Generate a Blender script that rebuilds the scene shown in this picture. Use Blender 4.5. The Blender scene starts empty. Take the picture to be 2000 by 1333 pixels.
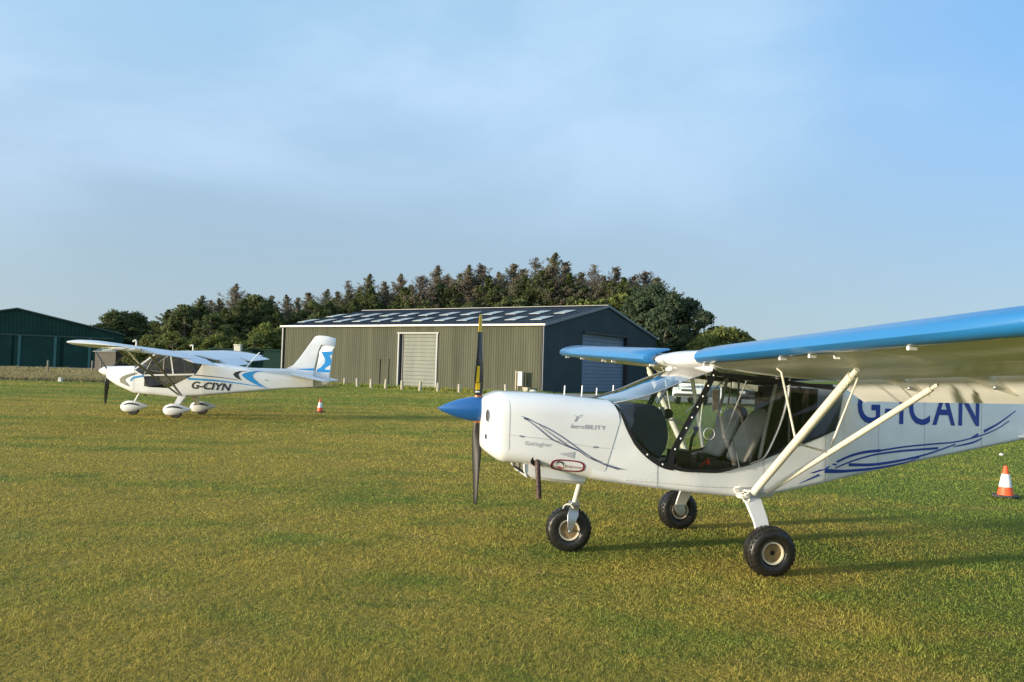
import bpy, bmesh, math, random
import numpy as np
from mathutils import Vector, Matrix, Euler
random.seed(7)
SC = bpy.context.scene
COL = SC.collection
PI = math.pi
R = math.radians

# ------------------------------------------------------------------ helpers
class MB:
    """collects faces of one mesh part"""
    def __init__(s): s.v = []; s.f = []; s.m = []
    def add(s, vs, fs, mi=0):
        o = len(s.v); s.v += [tuple(v) for v in vs]
        s.f += [tuple(i + o for i in f) for f in fs]; s.m += [mi] * len(fs); return s
    def box(s, c, d, mi=0, rot=None, taper=1.0):
        vs = []
        for z in (-.5, .5):
            k = 1 if z < 0 else taper
            for x, y in ((-.5, -.5), (.5, -.5), (.5, .5), (-.5, .5)):
                p = Vector((x * d[0] * k, y * d[1] * k, z * d[2]))
                if rot: p.rotate(Euler(rot))
                vs.append(p + Vector(c))
        return s.add(vs, [(3, 2, 1, 0), (4, 5, 6, 7), (0, 1, 5, 4), (1, 2, 6, 5), (2, 3, 7, 6), (3, 0, 4, 7)], mi)
    def loft(s, secs, closed=True, caps=(True, True), mi=0):
        n = len(secs[0]); vs = [p for q in secs for p in q]; fs = []
        m = n if closed else n - 1
        for i in range(len(secs) - 1):
            for j in range(m):
                a = i * n + j; b = i * n + (j + 1) % n
                fs.append((a, b, b + n, a + n))
        if closed and caps[0]: fs.append(tuple(range(n - 1, -1, -1)))
        if closed and caps[1]: fs.append(tuple(range((len(secs) - 1) * n, len(secs) * n)))
        return s.add(vs, fs, mi)
    def tube(s, pts, r, n=10, mi=0, flat=None):
        pts = [Vector(p) for p in pts]
        rs = r if isinstance(r, (list, tuple)) else [r] * len(pts)
        secs = []; up = None
        for i, p in enumerate(pts):
            t = (pts[min(i + 1, len(pts) - 1)] - pts[max(i - 1, 0)]).normalized()
            if up is None: up = t.orthogonal() if flat is None else (Vector(flat) - t * t.dot(Vector(flat))).normalized()
            up = (up - t * up.dot(t)).normalized(); w = t.cross(up)
            k = 1 if flat is None else .45
            secs.append([p + (up * math.cos(2 * PI * j / n) + w * math.sin(2 * PI * j / n) * k) * rs[i] for j in range(n)])
        return s.loft(secs, mi=mi)
    def prism(s, pts, vec, mi=0):
        vec = Vector(vec); n = len(pts); a = [Vector(p) for p in pts]
        fs = [tuple(range(n - 1, -1, -1)), tuple(range(n, 2 * n))] + [(i, (i + 1) % n, (i + 1) % n + n, i + n) for i in range(n)]
        return s.add(a + [p + vec for p in a], fs, mi)
    def lathe(s, prof, o, axis, n=28, mi=0, close=False):
        ax = Vector(axis).normalized(); u = ax.orthogonal().normalized(); w = ax.cross(u); o = Vector(o)
        secs = [[o + ax * h + (u * math.cos(2 * PI * j / n) + w * math.sin(2 * PI * j / n)) * r for j in range(n)] for r, h in prof]
        if close: secs.append(secs[0])
        return s.loft(secs, caps=(not close, not close), mi=mi)
    def ball(s, c, r, n=10, mi=0):
        r = r if isinstance(r, (list, tuple)) else (r, r, r); secs = []
        for i in range(n + 1):
            t = PI * min(max(i / n, .02), .98)
            secs.append([(c[0] + r[0] * math.sin(t) * math.cos(2 * PI * j / (2 * n)), c[1] + r[1] * math.sin(t) * math.sin(2 * PI * j / (2 * n)), c[2] - r[2] * math.cos(t)) for j in range(2 * n)])
        return s.loft(secs, mi=mi)
    def build(s, name, mats, parent=None, smooth=35, bevel=0, solid=0, loc=None):
        me = bpy.data.meshes.new(name)
        me.from_pydata(s.v, [], s.f)
        if not isinstance(mats, (list, tuple)): mats = [mats]
        for m in mats: me.materials.append(m)
        if len(mats) > 1: me.polygons.foreach_set('material_index', s.m)
        bm = bmesh.new(); bm.from_mesh(me); bmesh.ops.remove_doubles(bm, verts=bm.verts, dist=1e-5)
        bmesh.ops.recalc_face_normals(bm, faces=bm.faces); bm.to_mesh(me); bm.free()
        if smooth:
            me.polygons.foreach_set('use_smooth', [True] * len(me.polygons)); me.set_sharp_from_angle(angle=R(smooth))
        o = bpy.data.objects.new(name, me); COL.objects.link(o)
        if parent: o.parent = parent
        if loc: o.location = loc
        if solid:
            k = o.modifiers.new('thickness', 'SOLIDIFY'); k.thickness = solid; k.offset = -1; k.use_rim = solid > .03
        if bevel:
            k = o.modifiers.new('bevel', 'BEVEL'); k.width = bevel; k.segments = 2; k.limit_method = 'ANGLE'; k.angle_limit = R(40)
        return o

def tag(o, label=None, cat=None, group=None, kind=None):
    if label: o['label'] = label
    if cat: o['category'] = cat
    if group: o['group'] = group
    if kind: o['kind'] = kind
    return o
def empty(name, loc=(0, 0, 0), rz=0, sc=1):
    o = bpy.data.objects.new(name, None); COL.objects.link(o); o.location = loc; o.rotation_euler = (0, 0, rz); o.scale = (sc, sc, sc); o.empty_display_size = .2
    return o
def copy_tree(o, parent=None):
    c = o.copy(); COL.objects.link(c); c.parent = parent
    for ch in list(o.children): copy_tree(ch, c)
    return c
def lerp(x, xs, ys): return float(np.interp(x, xs, ys))
def dens(pts, n=6):
    """Catmull-Rom densify"""
    out = []; P = [np.array(p, float) for p in pts]
    for i in range(len(P) - 1):
        p0 = P[max(i - 1, 0)]; p1 = P[i]; p2 = P[i + 1]; p3 = P[min(i + 2, len(P) - 1)]
        for k in range(n):
            t = k / n
            out.append(.5 * ((2 * p1) + (p2 - p0) * t + (2 * p0 - 5 * p1 + 4 * p2 - p3) * t * t + (3 * p1 - p0 - 3 * p2 + p3) * t ** 3))
    out.append(P[-1]); return [tuple(map(float, p)) for p in out]

# ------------------------------------------------------------------ materials
def nt(m):
    m.use_nodes = True; t = m.node_tree; t.nodes.clear(); return t
def node(t, typ, **kw):
    n = t.nodes.new(typ)
    for k, v in kw.items():
        if k.startswith('i_'):
            key = k[2:]; key = int(key) if key.isdigit() else key.replace('_', ' '); n.inputs[key].default_value = v
        else: setattr(n, k, v)
    return n
def rgb(c): return (c[0], c[1], c[2], 1)
def mat(name, col, rough=.5, metal=0, coat=0, var=0, vscale=3, bump=0, bscale=8, stretch=(1, 1, 1), col2=None, spec=.5, trans=0):
    m = bpy.data.materials.new(name); t = nt(m)
    out = node(t, 'ShaderNodeOutputMaterial'); p = node(t, 'ShaderNodeBsdfPrincipled')
    p.inputs['Base Color'].default_value = rgb(col); p.inputs['Roughness'].default_value = rough; p.inputs['Metallic'].default_value = metal
    p.inputs['Coat Weight'].default_value = coat; p.inputs['Coat Roughness'].default_value = .06; p.inputs['Specular IOR Level'].default_value = spec
    tc = node(t, 'ShaderNodeTexCoord'); mp = node(t, 'ShaderNodeMapping'); mp.inputs['Scale'].default_value = stretch
    t.links.new(tc.outputs['Object'], mp.inputs[0])
    if var or col2:
        n = node(t, 'ShaderNodeTexNoise'); n.inputs['Scale'].default_value = vscale; n.inputs['Detail'].default_value = 6; n.inputs['Roughness'].default_value = .62
        t.links.new(mp.outputs[0], n.inputs['Vector'])
        r = node(t, 'ShaderNodeMapRange'); r.inputs[1].default_value = .3; r.inputs[2].default_value = .7
        t.links.new(n.outputs['Fac'], r.inputs[0])
        x = node(t, 'ShaderNodeMix', data_type='RGBA')
        a = col if col2 else tuple(c * (1 - var) for c in col); b = col2 if col2 else tuple(min(1, c * (1 + var)) for c in col)
        x.inputs[6].default_value = rgb(a); x.inputs[7].default_value = rgb(b)
        t.links.new(r.outputs[0], x.inputs[0]); t.links.new(x.outputs[2], p.inputs['Base Color'])
    if bump:
        n2 = node(t, 'ShaderNodeTexNoise'); n2.inputs['Scale'].default_value = bscale; n2.inputs['Detail'].default_value = 3
        t.links.new(mp.outputs[0], n2.inputs['Vector'])
        b = node(t, 'ShaderNodeBump'); b.inputs['Strength'].default_value = bump; b.inputs['Distance'].default_value = .02
        t.links.new(n2.outputs['Fac'], b.inputs['Height']); t.links.new(b.outputs[0], p.inputs['Normal'])
        if coat: t.links.new(b.outputs[0], p.inputs['Coat Normal'])
    sh = p.outputs[0]
    if trans:
        tr = node(t, 'ShaderNodeBsdfTranslucent'); tr.inputs[0].default_value = rgb(col)
        mx = node(t, 'ShaderNodeMixShader'); mx.inputs[0].default_value = trans
        t.links.new(sh, mx.inputs[1]); t.links.new(tr.outputs[0], mx.inputs[2]); sh = mx.outputs[0]
    t.links.new(sh, out.inputs[0]); return m
def glass(name, tint, refl=.0, rough=.02, bump=0, gain=1.1):
    m = bpy.data.materials.new(name); t = nt(m)
    out = node(t, 'ShaderNodeOutputMaterial'); a = node(t, 'ShaderNodeBsdfTransparent'); a.inputs[0].default_value = rgb(tint)
    g = node(t, 'ShaderNodeBsdfGlossy'); g.inputs['Roughness'].default_value = rough; g.inputs['Color'].default_value = (.95, .95, .95, 1)
    f = node(t, 'ShaderNodeFresnel'); f.inputs[0].default_value = 1.5; q = node(t, 'ShaderNodeMath', operation='MULTIPLY_ADD'); q.use_clamp = True; q.inputs[1].default_value = gain; q.inputs[2].default_value = refl; t.links.new(f.outputs[0], q.inputs[0])
    mx = node(t, 'ShaderNodeMixShader'); t.links.new(q.outputs[0], mx.inputs[0]); t.links.new(a.outputs[0], mx.inputs[1]); t.links.new(g.outputs[0], mx.inputs[2])
    t.links.new(mx.outputs[0], out.inputs[0])
    if bump:
        n = node(t, 'ShaderNodeTexNoise'); n.inputs['Scale'].default_value = 3
        b = node(t, 'ShaderNodeBump'); b.inputs['Strength'].default_value = bump; b.inputs['Distance'].default_value = .03
        t.links.new(n.outputs['Fac'], b.inputs['Height']); t.links.new(b.outputs[0], g.inputs['Normal'])
    return m

M = {}
M['white'] = mat('white_paint', (.71, .71, .70), .32, coat=.5, var=.05, vscale=2.2, bump=.10, bscale=2.5)
M['white_panel'] = mat('white_sheet_metal_paint', (.79, .79, .775), .42, coat=.2, var=.09, vscale=2.4, bump=.26, bscale=2.0)
M['wing_skin'] = mat('wing_skin_paint', (.74, .73, .69), .48, coat=.10, var=.06, vscale=2, bump=.5, bscale=1.7, stretch=(2.4, .8, 1))
M['slat_blue'] = mat('slat_blue_paint', (.014, .145, .36), .32, coat=.5, var=.06, vscale=2, bump=.06, bscale=3)
M['spin_blue'] = mat('spinner_blue_paint', (.012, .105, .33), .32, coat=.5)
M['mark_blue'] = mat('marking_blue', (.012, .045, .28), .4)
M['mark_navy'] = mat('marking_navy', (.06, .065, .15), .4)
M['mark_grey'] = mat('marking_grey', (.27, .28, .31), .5)
M['mark_light'] = mat('marking_light_grey', (.42, .43, .44), .5)
M['mark_red'] = mat('marking_red', (.20, .012, .03), .4)
M['seam'] = mat('panel_seam', (.35, .35, .35), .6)
M['cream'] = mat('cream_tube_paint', (.68, .645, .545), .35, coat=.4, var=.06, vscale=6)
M['black'] = mat('black_trim', (.012, .012, .014), .42, var=.2)
M['dark'] = mat('dark_interior', (.03, .032, .036), .7, var=.3)
M['navy_cover'] = mat('dark_panel_cover', (.050, .064, .115), .26, var=.25, vscale=5, bump=.3, bscale=6)  # dark navy cover, colour raised bluish for the sky reflected over it
M['seat'] = mat('grey_seat_cloth', (.62, .58, .52), .9, var=.12, vscale=14, bump=.2, bscale=60)
M['cloth'] = mat('olive_grey_cloth', (.15, .14, .11), .95, var=.3, vscale=3, bump=.5, bscale=5, stretch=(1, 4, .6))
M['rubber'] = mat('tyre_rubber', (.0075, .0075, .008), .40, col2=(.022, .019, .014), vscale=7, bump=.35, bscale=30)
M['rim'] = mat('rim_paint', (.24, .165, .08), .42, metal=.3, var=.45, vscale=12)
M['steel'] = mat('brushed_steel', (.52, .53, .54), .33, metal=.85, var=.1, vscale=8)
M['exhaust'] = mat('rusty_exhaust', (.075, .045, .038), .55, metal=.4, var=.5, vscale=16, bump=.3, bscale=40)
M['prop'] = mat('dark_prop_blade', (.014, .013, .012), .38, coat=.2, var=.3, vscale=8)
M['yellow'] = mat('yellow_paint', (.85, .52, .01), .4)
M['copper'] = mat('copper_seal', (.42, .16, .07), .4, metal=.6)
M['red'] = mat('red_handle', (.45, .02, .02), .5)
M['rope'] = mat('white_rope', (.78, .75, .66), .9, bump=.6, bscale=60)
M['plexi'] = glass('clear_plexiglass', (.83, .87, .86), .015, bump=.14, gain=1.35)
M['plexi_side'] = glass('side_screen_plexiglass', (.82, .86, .87), .02, bump=.12, gain=1.25)
M['plexi_screen'] = glass('windscreen_plexiglass', (.86, .89, .90), .05, bump=.1, gain=1.8)
M['plexi_tint'] = glass('tinted_plexiglass', (.60, .62, .60))
M['nglass'] = glass('smoky_plexiglass', (.62, .60, .56))
M['n_white'] = mat('gloss_white_gelcoat', (.78, .78, .77), .25, coat=.6, var=.03, vscale=3)
M['n_fabric'] = mat('sky_tinted_wing_fabric', (.74, .75, .78), .5, coat=.1, var=.04, vscale=3, bump=.15, bscale=4)  # slight blue in the fabric colour stands in for reflected sky
M['n_blue'] = mat('sky_blue_stripe', (.02, .29, .66), .35, coat=.4)
M['n_black'] = mat('charcoal_stripe', (.03, .028, .028), .4)
M['n_grey'] = mat('grey_strut_paint', (.20, .19, .17), .45)
M['n_olive'] = mat('olive_grey_stripe', (.17, .165, .12), .45)
M['orange'] = mat('cone_orange', (.82, .10, .02), .5, var=.08, vscale=8)
M['cone_white'] = mat('cone_white_sleeve', (.80, .80, .78), .45, var=.05, vscale=10)
M['cone_base'] = mat('cone_rubber_base', (.045, .045, .042), .8, var=.25, vscale=14)
M['wood'] = mat('weathered_post_wood', (.42, .38, .29), .9, var=.25, vscale=9, bump=.5, bscale=30, stretch=(1, 1, .2))
M['wood_dark'] = mat('grey_post_wood', (.23, .20, .15), .9, var=.25, vscale=9, bump=.5, bscale=30, stretch=(1, 1, .2))
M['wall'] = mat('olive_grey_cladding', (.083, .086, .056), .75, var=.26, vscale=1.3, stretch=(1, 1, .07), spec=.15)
M['roof'] = mat('slate_blue_roof_sheet', (.030, .038, .050), .75, var=.2, vscale=.6, spec=.2)
M['rooflight'] = mat('grp_rooflight', (.34, .38, .37), .45, var=.14, vscale=2)
M['tube_white'] = mat('white_tube_paint', (.80, .79, .75), .45, var=.04)
M['shed_green'] = mat('dark_green_shed_sheet', (.012, .034, .028), .8, var=.25, spec=.1)
M['rim_lip'] = mat('cream_rim_edge', (.62, .56, .42), .35, metal=.2, var=.1)
M['gable'] = mat('shade_darkened_cladding', (.046, .062, .066), .7, var=.12, vscale=.5, spec=.2)  # shade of the end wall put into a darker, bluer cladding colour
M['gutter'] = mat('pale_gutter', (.72, .69, .60), .5, var=.06)
M['trim_grey'] = mat('grey_barge_flashing', (.15, .165, .17), .45, var=.08)
M['door_pale'] = mat('pale_roller_door', (.20, .21, .175), .7, var=.14, vscale=.9, stretch=(1.2, 1.2, .25), spec=.2)
M['door_blue'] = mat('blue_grey_roller_door', (.17, .21, .27), .5, var=.08, vscale=.8)
M['pipe'] = mat('black_downpipe', (.02, .02, .022), .5)
M['green_clad'] = mat('dark_green_cladding', (.016, .050, .040), .75, var=.18, vscale=.5, spec=.15)
M['green_lite'] = mat('green_door_guide', (.04, .13, .12), .5)
M['green_roof'] = mat('grey_green_roof', (.045, .075, .062), .6, var=.1)
M['brown_clad'] = mat('brown_timber_boards', (.075, .064, .05), .85, var=.25, vscale=2, stretch=(4, 4, .3))
M['cabinet'] = mat('cream_cabinet', (.72, .68, .55), .5, var=.05)
M['stone'] = mat('pale_stone', (.62, .60, .54), .8, var=.2, vscale=12, bump=.4)
M['bark'] = mat('conifer_bark', (.15, .125, .10), .95, var=.3, vscale=6, bump=.6, bscale=12, stretch=(1, 1, .3))
M['car_white'] = mat('white_car_paint', (.74, .73, .70), .25, coat=1)
M['car_dark'] = mat('dark_green_car_paint', (.015, .022, .022), .22, coat=1)
M['car_grey'] = mat('charcoal_car_paint', (.03, .035, .04), .22, coat=1)
M['car_glass'] = mat('car_window_glass', (.012, .014, .016), .06, spec=.8)
M['lamp'] = mat('headlamp_glass', (.7, .7, .7), .1, coat=1)
M['redlamp'] = mat('rear_lamp_red', (.4, .02, .02), .2, coat=1)
M['orange_tape'] = mat('orange_brown_board', (.085, .055, .038), .8, var=.3)

# ------------------------------------------------------------------ camera, sun, sky
CAM_H = 1.65; FPX = 1556.0
_roll = R(1.7); _pit = math.atan((723 - 666.5) * math.cos(_roll) / FPX)
_f = Vector((0, math.cos(_pit), math.sin(_pit))); _u = Vector((0, -math.sin(_pit), math.cos(_pit))); _r = Vector((1, 0, 0))
_rx = _r * math.cos(_roll) + _u * math.sin(_roll); _ux = -_r * math.sin(_roll) + _u * math.cos(_roll)
cam = bpy.data.cameras.new('camera'); camo = bpy.data.objects.new('camera', cam); COL.objects.link(camo)
camo.matrix_world = Matrix(((_rx.x, _ux.x, -_f.x, 0), (_rx.y, _ux.y, -_f.y, 0), (_rx.z, _ux.z, -_f.z, CAM_H), (0, 0, 0, 1)))
cam.sensor_width = 36; cam.lens = FPX / 2000 * 36; cam.clip_end = 6000; cam.clip_start = .05
SC.camera = camo
def at(px, py, Y):
    """the point of the place seen at photo pixel (px, py), Y metres ahead"""
    d = _f * FPX + _rx * (px - 1000) + _ux * (666.5 - py); d = d * (Y / d.y)
    return Vector((d.x, d.y, CAM_H + d.z))

SUN_AZ = math.atan2(-.94, -.34); SUN_EL = R(6.8)
sd = Vector((math.sin(SUN_AZ) * math.cos(SUN_EL), math.cos(SUN_AZ) * math.cos(SUN_EL), math.sin(SUN_EL)))
sl = bpy.data.lights.new('sun', 'SUN'); sl.energy = 2.5; sl.angle = R(2.6); sl.color = (1, .87, .66)
so = bpy.data.objects.new('sun', sl); COL.objects.link(so); so.rotation_euler = sd.to_track_quat('Z', 'Y').to_euler()

W = bpy.data.worlds.new('World'); SC.world = W; W.use_nodes = True; t = W.node_tree; t.nodes.clear()
out = node(t, 'ShaderNodeOutputWorld'); bg = node(t, 'ShaderNodeBackground'); bg.inputs[1].default_value = .15
sky = node(t, 'ShaderNodeTexSky', sky_type='NISHITA'); sky.sun_disc = False; sky.sun_elevation = SUN_EL; sky.sun_rotation = SUN_AZ
sky.altitude = 0; sky.air_density = 1.0; sky.dust_density = .6; sky.ozone_density = 3.0
L = t.links.new
def wmix(f, a, b):
    n = node(t, 'ShaderNodeMix', data_type='RGBA'); n.clamp_factor = True
    for i, q in ((0, f), (6, a), (7, b)):
        if isinstance(q, tuple): n.inputs[i].default_value = rgb(q)
        elif isinstance(q, (int, float)): n.inputs[i].default_value = q
        else: L(q, n.inputs[i])
    return n.outputs[2]
def wrng(v, a, b, c, d):
    n = node(t, 'ShaderNodeMapRange'); n.interpolation_type = 'SMOOTHSTEP'
    for i, q in enumerate((a, b, c, d)): n.inputs[i + 1].default_value = q
    L(v, n.inputs[0]); return n.outputs[0]
def wm(op, a, b):
    n = node(t, 'ShaderNodeMath', operation=op)
    for i, q in enumerate((a, b)):
        if isinstance(q, (int, float)): n.inputs[i].default_value = q
        else: L(q, n.inputs[i])
    return n.outputs[0]
tc = node(t, 'ShaderNodeTexCoord'); sx = node(t, 'ShaderNodeSeparateXYZ'); L(tc.outputs['Generated'], sx.inputs[0])
haze_ = wmix(wrng(sx.outputs[2], .08, .40, 0, 1), (1.04, 1.32, 1.62), (1.08, 1.70, 2.30))          # greyer towards the horizon
clear_ = wm('MULTIPLY', wrng(sx.outputs[0], .12, .62, 0, .95), wrng(sx.outputs[2], .08, .42, .15, 1))
haze_ = wmix(clear_, haze_, (.60, 1.28, 2.36))                                                     # clearer blue away from the sun
base_ = wmix(.84, sky.outputs[0], haze_)
mp = node(t, 'ShaderNodeMapping'); mp.inputs['Scale'].default_value = (1, 1, 2.0); mp.inputs['Location'].default_value = (4.5016, 4.2738, -2.7791); L(tc.outputs['Generated'], mp.inputs[0])
nz = node(t, 'ShaderNodeTexNoise'); nz.inputs['Scale'].default_value = 1.8; nz.inputs['Detail'].default_value = 6; nz.inputs['Roughness'].default_value = .52; nz.inputs['Distortion'].default_value = .4
L(mp.outputs[0], nz.inputs['Vector'])
base_ = wmix(wm('MULTIPLY', wm('MULTIPLY', wrng(nz.outputs['Fac'], .42, .74, 0, .80), wrng(sx.outputs[2], .10, .30, .25, 1)), wm('SUBTRACT', 1, wm('MULTIPLY', clear_, .75))), base_, (1.48, 2.0, 2.62))   # thin high cloud
dt = node(t, 'ShaderNodeVectorMath', operation='DOT_PRODUCT'); dt.inputs[1].default_value = tuple(sd); L(tc.outputs['Generated'], dt.inputs[0])
gl = wm('POWER', wm('MAXIMUM', dt.outputs['Value'], 0), 3.0)
ad = node(t, 'ShaderNodeMix', data_type='RGBA', blend_type='ADD'); ad.clamp_factor = False; L(gl, ad.inputs[0]); L(base_, ad.inputs[6]); ad.inputs[7].default_value = (4.6, 4.2, 3.6, 1)   # bright haze round the sun
L(ad.outputs[2], bg.inputs[0]); L(bg.outputs[0], out.inputs[0])

SC.view_settings.view_transform = 'Standard'; SC.view_settings.look = 'None'; SC.view_settings.exposure = 1.38; SC.view_settings.gamma = 1
SC.render.engine = 'CYCLES'; SC.cycles.max_bounces = 8; SC.cycles.transparent_max_bounces = 16; SC.cycles.use_denoising = True

# ------------------------------------------------------------------ ground
def turf_colour(t):
    """patchy airfield turf: olive, straw and green, from world position"""
    g = node(t, 'ShaderNodeNewGeometry'); L = t.links.new
    def nz(scale, detail, st):
        mp = node(t, 'ShaderNodeMapping'); mp.inputs['Scale'].default_value = st; L(g.outputs['Position'], mp.inputs[0])
        n = node(t, 'ShaderNodeTexNoise'); n.inputs['Scale'].default_value = scale; n.inputs['Detail'].default_value = detail; n.inputs['Roughness'].default_value = .62
        L(mp.outputs[0], n.inputs['Vector']); return n.outputs['Fac']
    def mth(op, a, b, cl=False):
        n = node(t, 'ShaderNodeMath', operation=op); n.use_clamp = cl
        for i, q in enumerate((a, b)):
            if isinstance(q, (int, float)): n.inputs[i].default_value = q
            else: L(q, n.inputs[i])
        return n.outputs[0]
    def rng(v, a, b, c, d):
        n = node(t, 'ShaderNodeMapRange'); n.interpolation_type = 'SMOOTHSTEP'
        for i, q in enumerate((a, b, c, d)): n.inputs[i + 1].default_value = q
        L(v, n.inputs[0]); return n.outputs[0]
    def mix(f, a, b):
        n = node(t, 'ShaderNodeMix', data_type='RGBA'); n.clamp_factor = True
        L(f, n.inputs[0])
        for i, q in ((6, a), (7, b)):
            if isinstance(q, tuple): n.inputs[i].default_value = rgb(q)
            else: L(q, n.inputs[i])
        return n.outputs[2]
    sx = node(t, 'ShaderNodeSeparateXYZ'); L(g.outputs['Position'], sx.inputs[0])
    big = nz(.16, 3, (.6, 1.1, 1)); midn = nz(.9, 4, (.8, 1.2, 1)); fine = nz(5.5, 4, (1, 1, 1)); straw = nz(1.7, 5, (.9, 1.4, 1)); mow = nz(.42, 3, (.13, 1.5, 1))
    gr = mth('ADD', mth('MULTIPLY', big, .95), mth('MULTIPLY', midn, .75))
    gr = mth('ADD', gr, rng(sx.outputs[0], 1.5, 6.5, 0, .26)); gr = mth('ADD', gr, rng(sx.outputs[1], 20, 38, 0, .14))
    gr = mth('ADD', gr, mth('MULTIPLY', fine, .35)); gr = mth('ADD', gr, mth('MULTIPLY', mth('SUBTRACT', mow, .5), .55))
    green = rng(gr, .90, 1.28, 0, 1)
    c = mix(green, (.475, .385, .080), (.215, .290, .050))
    st = mth('MULTIPLY', rng(straw, .54, .74, 0, .5), mth('SUBTRACT', 1, mth('MULTIPLY', green, .6)))
    dk = nz(.75, 5, (.8, 1.6, 1)); c = mix(rng(dk, .60, .70, 0, .6), c, (.10, .175, .03))
    c = mix(st, c, (.54, .42, .16))
    return c
gm = bpy.data.materials.new('turf_soil'); t = nt(gm); out = node(t, 'ShaderNodeOutputMaterial'); p = node(t, 'ShaderNodeBsdfPrincipled')
p.inputs['Roughness'].default_value = .95; p.inputs['Specular IOR Level'].default_value = .1
th_ = node(t, 'ShaderNodeMix', data_type='RGBA', blend_type='MULTIPLY'); th_.inputs[0].default_value = 1; th_.inputs[7].default_value = (.60, .56, .50, 1); t.links.new(turf_colour(t), th_.inputs[6]); t.links.new(th_.outputs[2], p.inputs['Base Color'])
g = node(t, 'ShaderNodeNewGeometry'); n = node(t, 'ShaderNodeTexNoise'); n.inputs['Scale'].default_value = 14; n.inputs['Detail'].default_value = 6; t.links.new(g.outputs['Position'], n.inputs['Vector'])
b = node(t, 'ShaderNodeBump'); b.inputs['Strength'].default_value = 1; b.inputs['Distance'].default_value = .12; t.links.new(n.outputs['Fac'], b.inputs['Height']); t.links.new(b.outputs[0], p.inputs['Normal'])
t.links.new(p.outputs[0], out.inputs[0])
bm_ = MB(); bm_.add([(-3000, -200, 0), (3000, -200, 0), (3000, 4000, 0), (-3000, 4000, 0)], [(0, 1, 2, 3)])
tag(bm_.build('ground', gm, smooth=0), kind='structure')

M['gravel'] = mat('pale_gravel', (.27, .25, .20), .95, var=.3, vscale=1.5, bump=.6, bscale=25)
M['concrete'] = mat('pale_concrete', (.36, .36, .33), .9, var=.15, vscale=.6)
M['edge_brown'] = mat('dark_brown_strip', (.045, .036, .022), .95, var=.4, vscale=2, bump=.7, bscale=8)

HC = np.array([2.37, 59.5]); HA = np.array([-.84, .543]); HB = np.array([.543, .84])
def hang(tt, s, z=0): q = HC + HA * tt + HB * s; return (float(q[0]), float(q[1]), z)
def sheet(name, pts, m, z): return tag(MB().add([(x, y, z) for x, y in pts], [tuple(range(len(pts)))]).build(name, m, smooth=0), kind='structure')
sheet('track', [hang(60, -3.8)[:2], hang(-2, -4.6)[:2], (9, 50), (24, 44.5), (60, 44.5), (60, 64), (16, 64.5), hang(0, .05)[:2], hang(60, .05)[:2]], M['gravel'], .006)
sheet('apron', [(-130, 84), (-93, 106), (-60, 125.5), (-45, 134), (-43, 130), (-60, 119), (-92, 100), (-130, 78)], M['concrete'], .006)
sheet('dark_edge_strip', [(-62, 51.2), (-18, 53.6), (-13.5, 55.2), (-13.5, 56.2), (-18, 54.8), (-62, 52.6)], M['edge_brown'], .008)  # flat dark brown strip along the edge of the rough grass

# ------------------------------------------------------------------ main hangar
LT, GW, EZ, RZ = 28.4, 21.4, 5.12, 7.36
hg = tag(empty('hangar', hang(0, 0), math.atan2(HA[1], HA[0])), 'long olive grey metal hangar with two rows of rooflights and a white roller door', 'hangar')
# local: x along the long wall (to the left in the photo), y = into the building is -y
def corr(mb, p0, p1, z0, z1f, pitch=.22, dep=.02, mi=0):
    """vertical trapezoid cladding from p0 to p1 (local xy), outward = left of travel"""
    p0, p1 = Vector((*p0, 0)), Vector((*p1, 0)); d = p1 - p0; Ln = d.length; d.normalize(); nn = Vector((d.y, -d.x, 0))
    xs = []; n = int(Ln / pitch)
    for i in range(n):
        for fr, h in ((0, 0), (.40, 0), (.5, 1), (.9, 1)): xs.append(((i + fr) * Ln / n, h))
    xs.append((Ln, 0))
    vs = []; fs = []
    for x, h in xs:
        q = p0 + d * x + nn * dep * h
        z0v = z0(x) if callable(z0) else z0; z1v = z1f(x) if callable(z1f) else z1f
        vs += [(q.x, q.y, z0v), (q.x, q.y, z1v)]
    for i in range(len(xs) - 1): fs.append((2 * i, 2 * i + 2, 2 * i + 3, 2 * i + 1))
    mb.add(vs, fs, mi)
# openings
DX0, DX1, DZ = 10.05, 14.15, 4.42
GX0, GX1, GZ = 6.2, 14.5, 4.85
w = MB()
corr(w, (DX0, 0), (0, 0), 0, EZ); corr(w, (LT, 0), (DX1, 0), 0, EZ); corr(w, (DX1, 0), (DX0, 0), DZ, EZ)
w.build('long_wall', M['wall'], hg, smooth=0)
gz = lambda s: EZ + (RZ - EZ) * (1 - abs(s - GW / 2) / (GW / 2))
w = MB()
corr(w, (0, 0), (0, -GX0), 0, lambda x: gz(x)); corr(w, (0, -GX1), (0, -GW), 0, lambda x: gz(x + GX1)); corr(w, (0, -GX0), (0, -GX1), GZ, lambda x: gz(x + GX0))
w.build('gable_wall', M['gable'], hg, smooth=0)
w = MB(); w.box((LT, -GW / 2, EZ / 2), (.1, GW, EZ)); w.box((LT / 2, -GW, EZ / 2), (LT - .2, .1, EZ)); w.prism([(LT - .05, 0, EZ), (LT - .05, -GW, EZ), (LT - .05, -GW / 2, RZ)], (.1, 0, 0)); w.build('rear_wall', M['wall'], hg, smooth=0)
rf = MB(); th = math.atan2(RZ - EZ, GW / 2)
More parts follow.
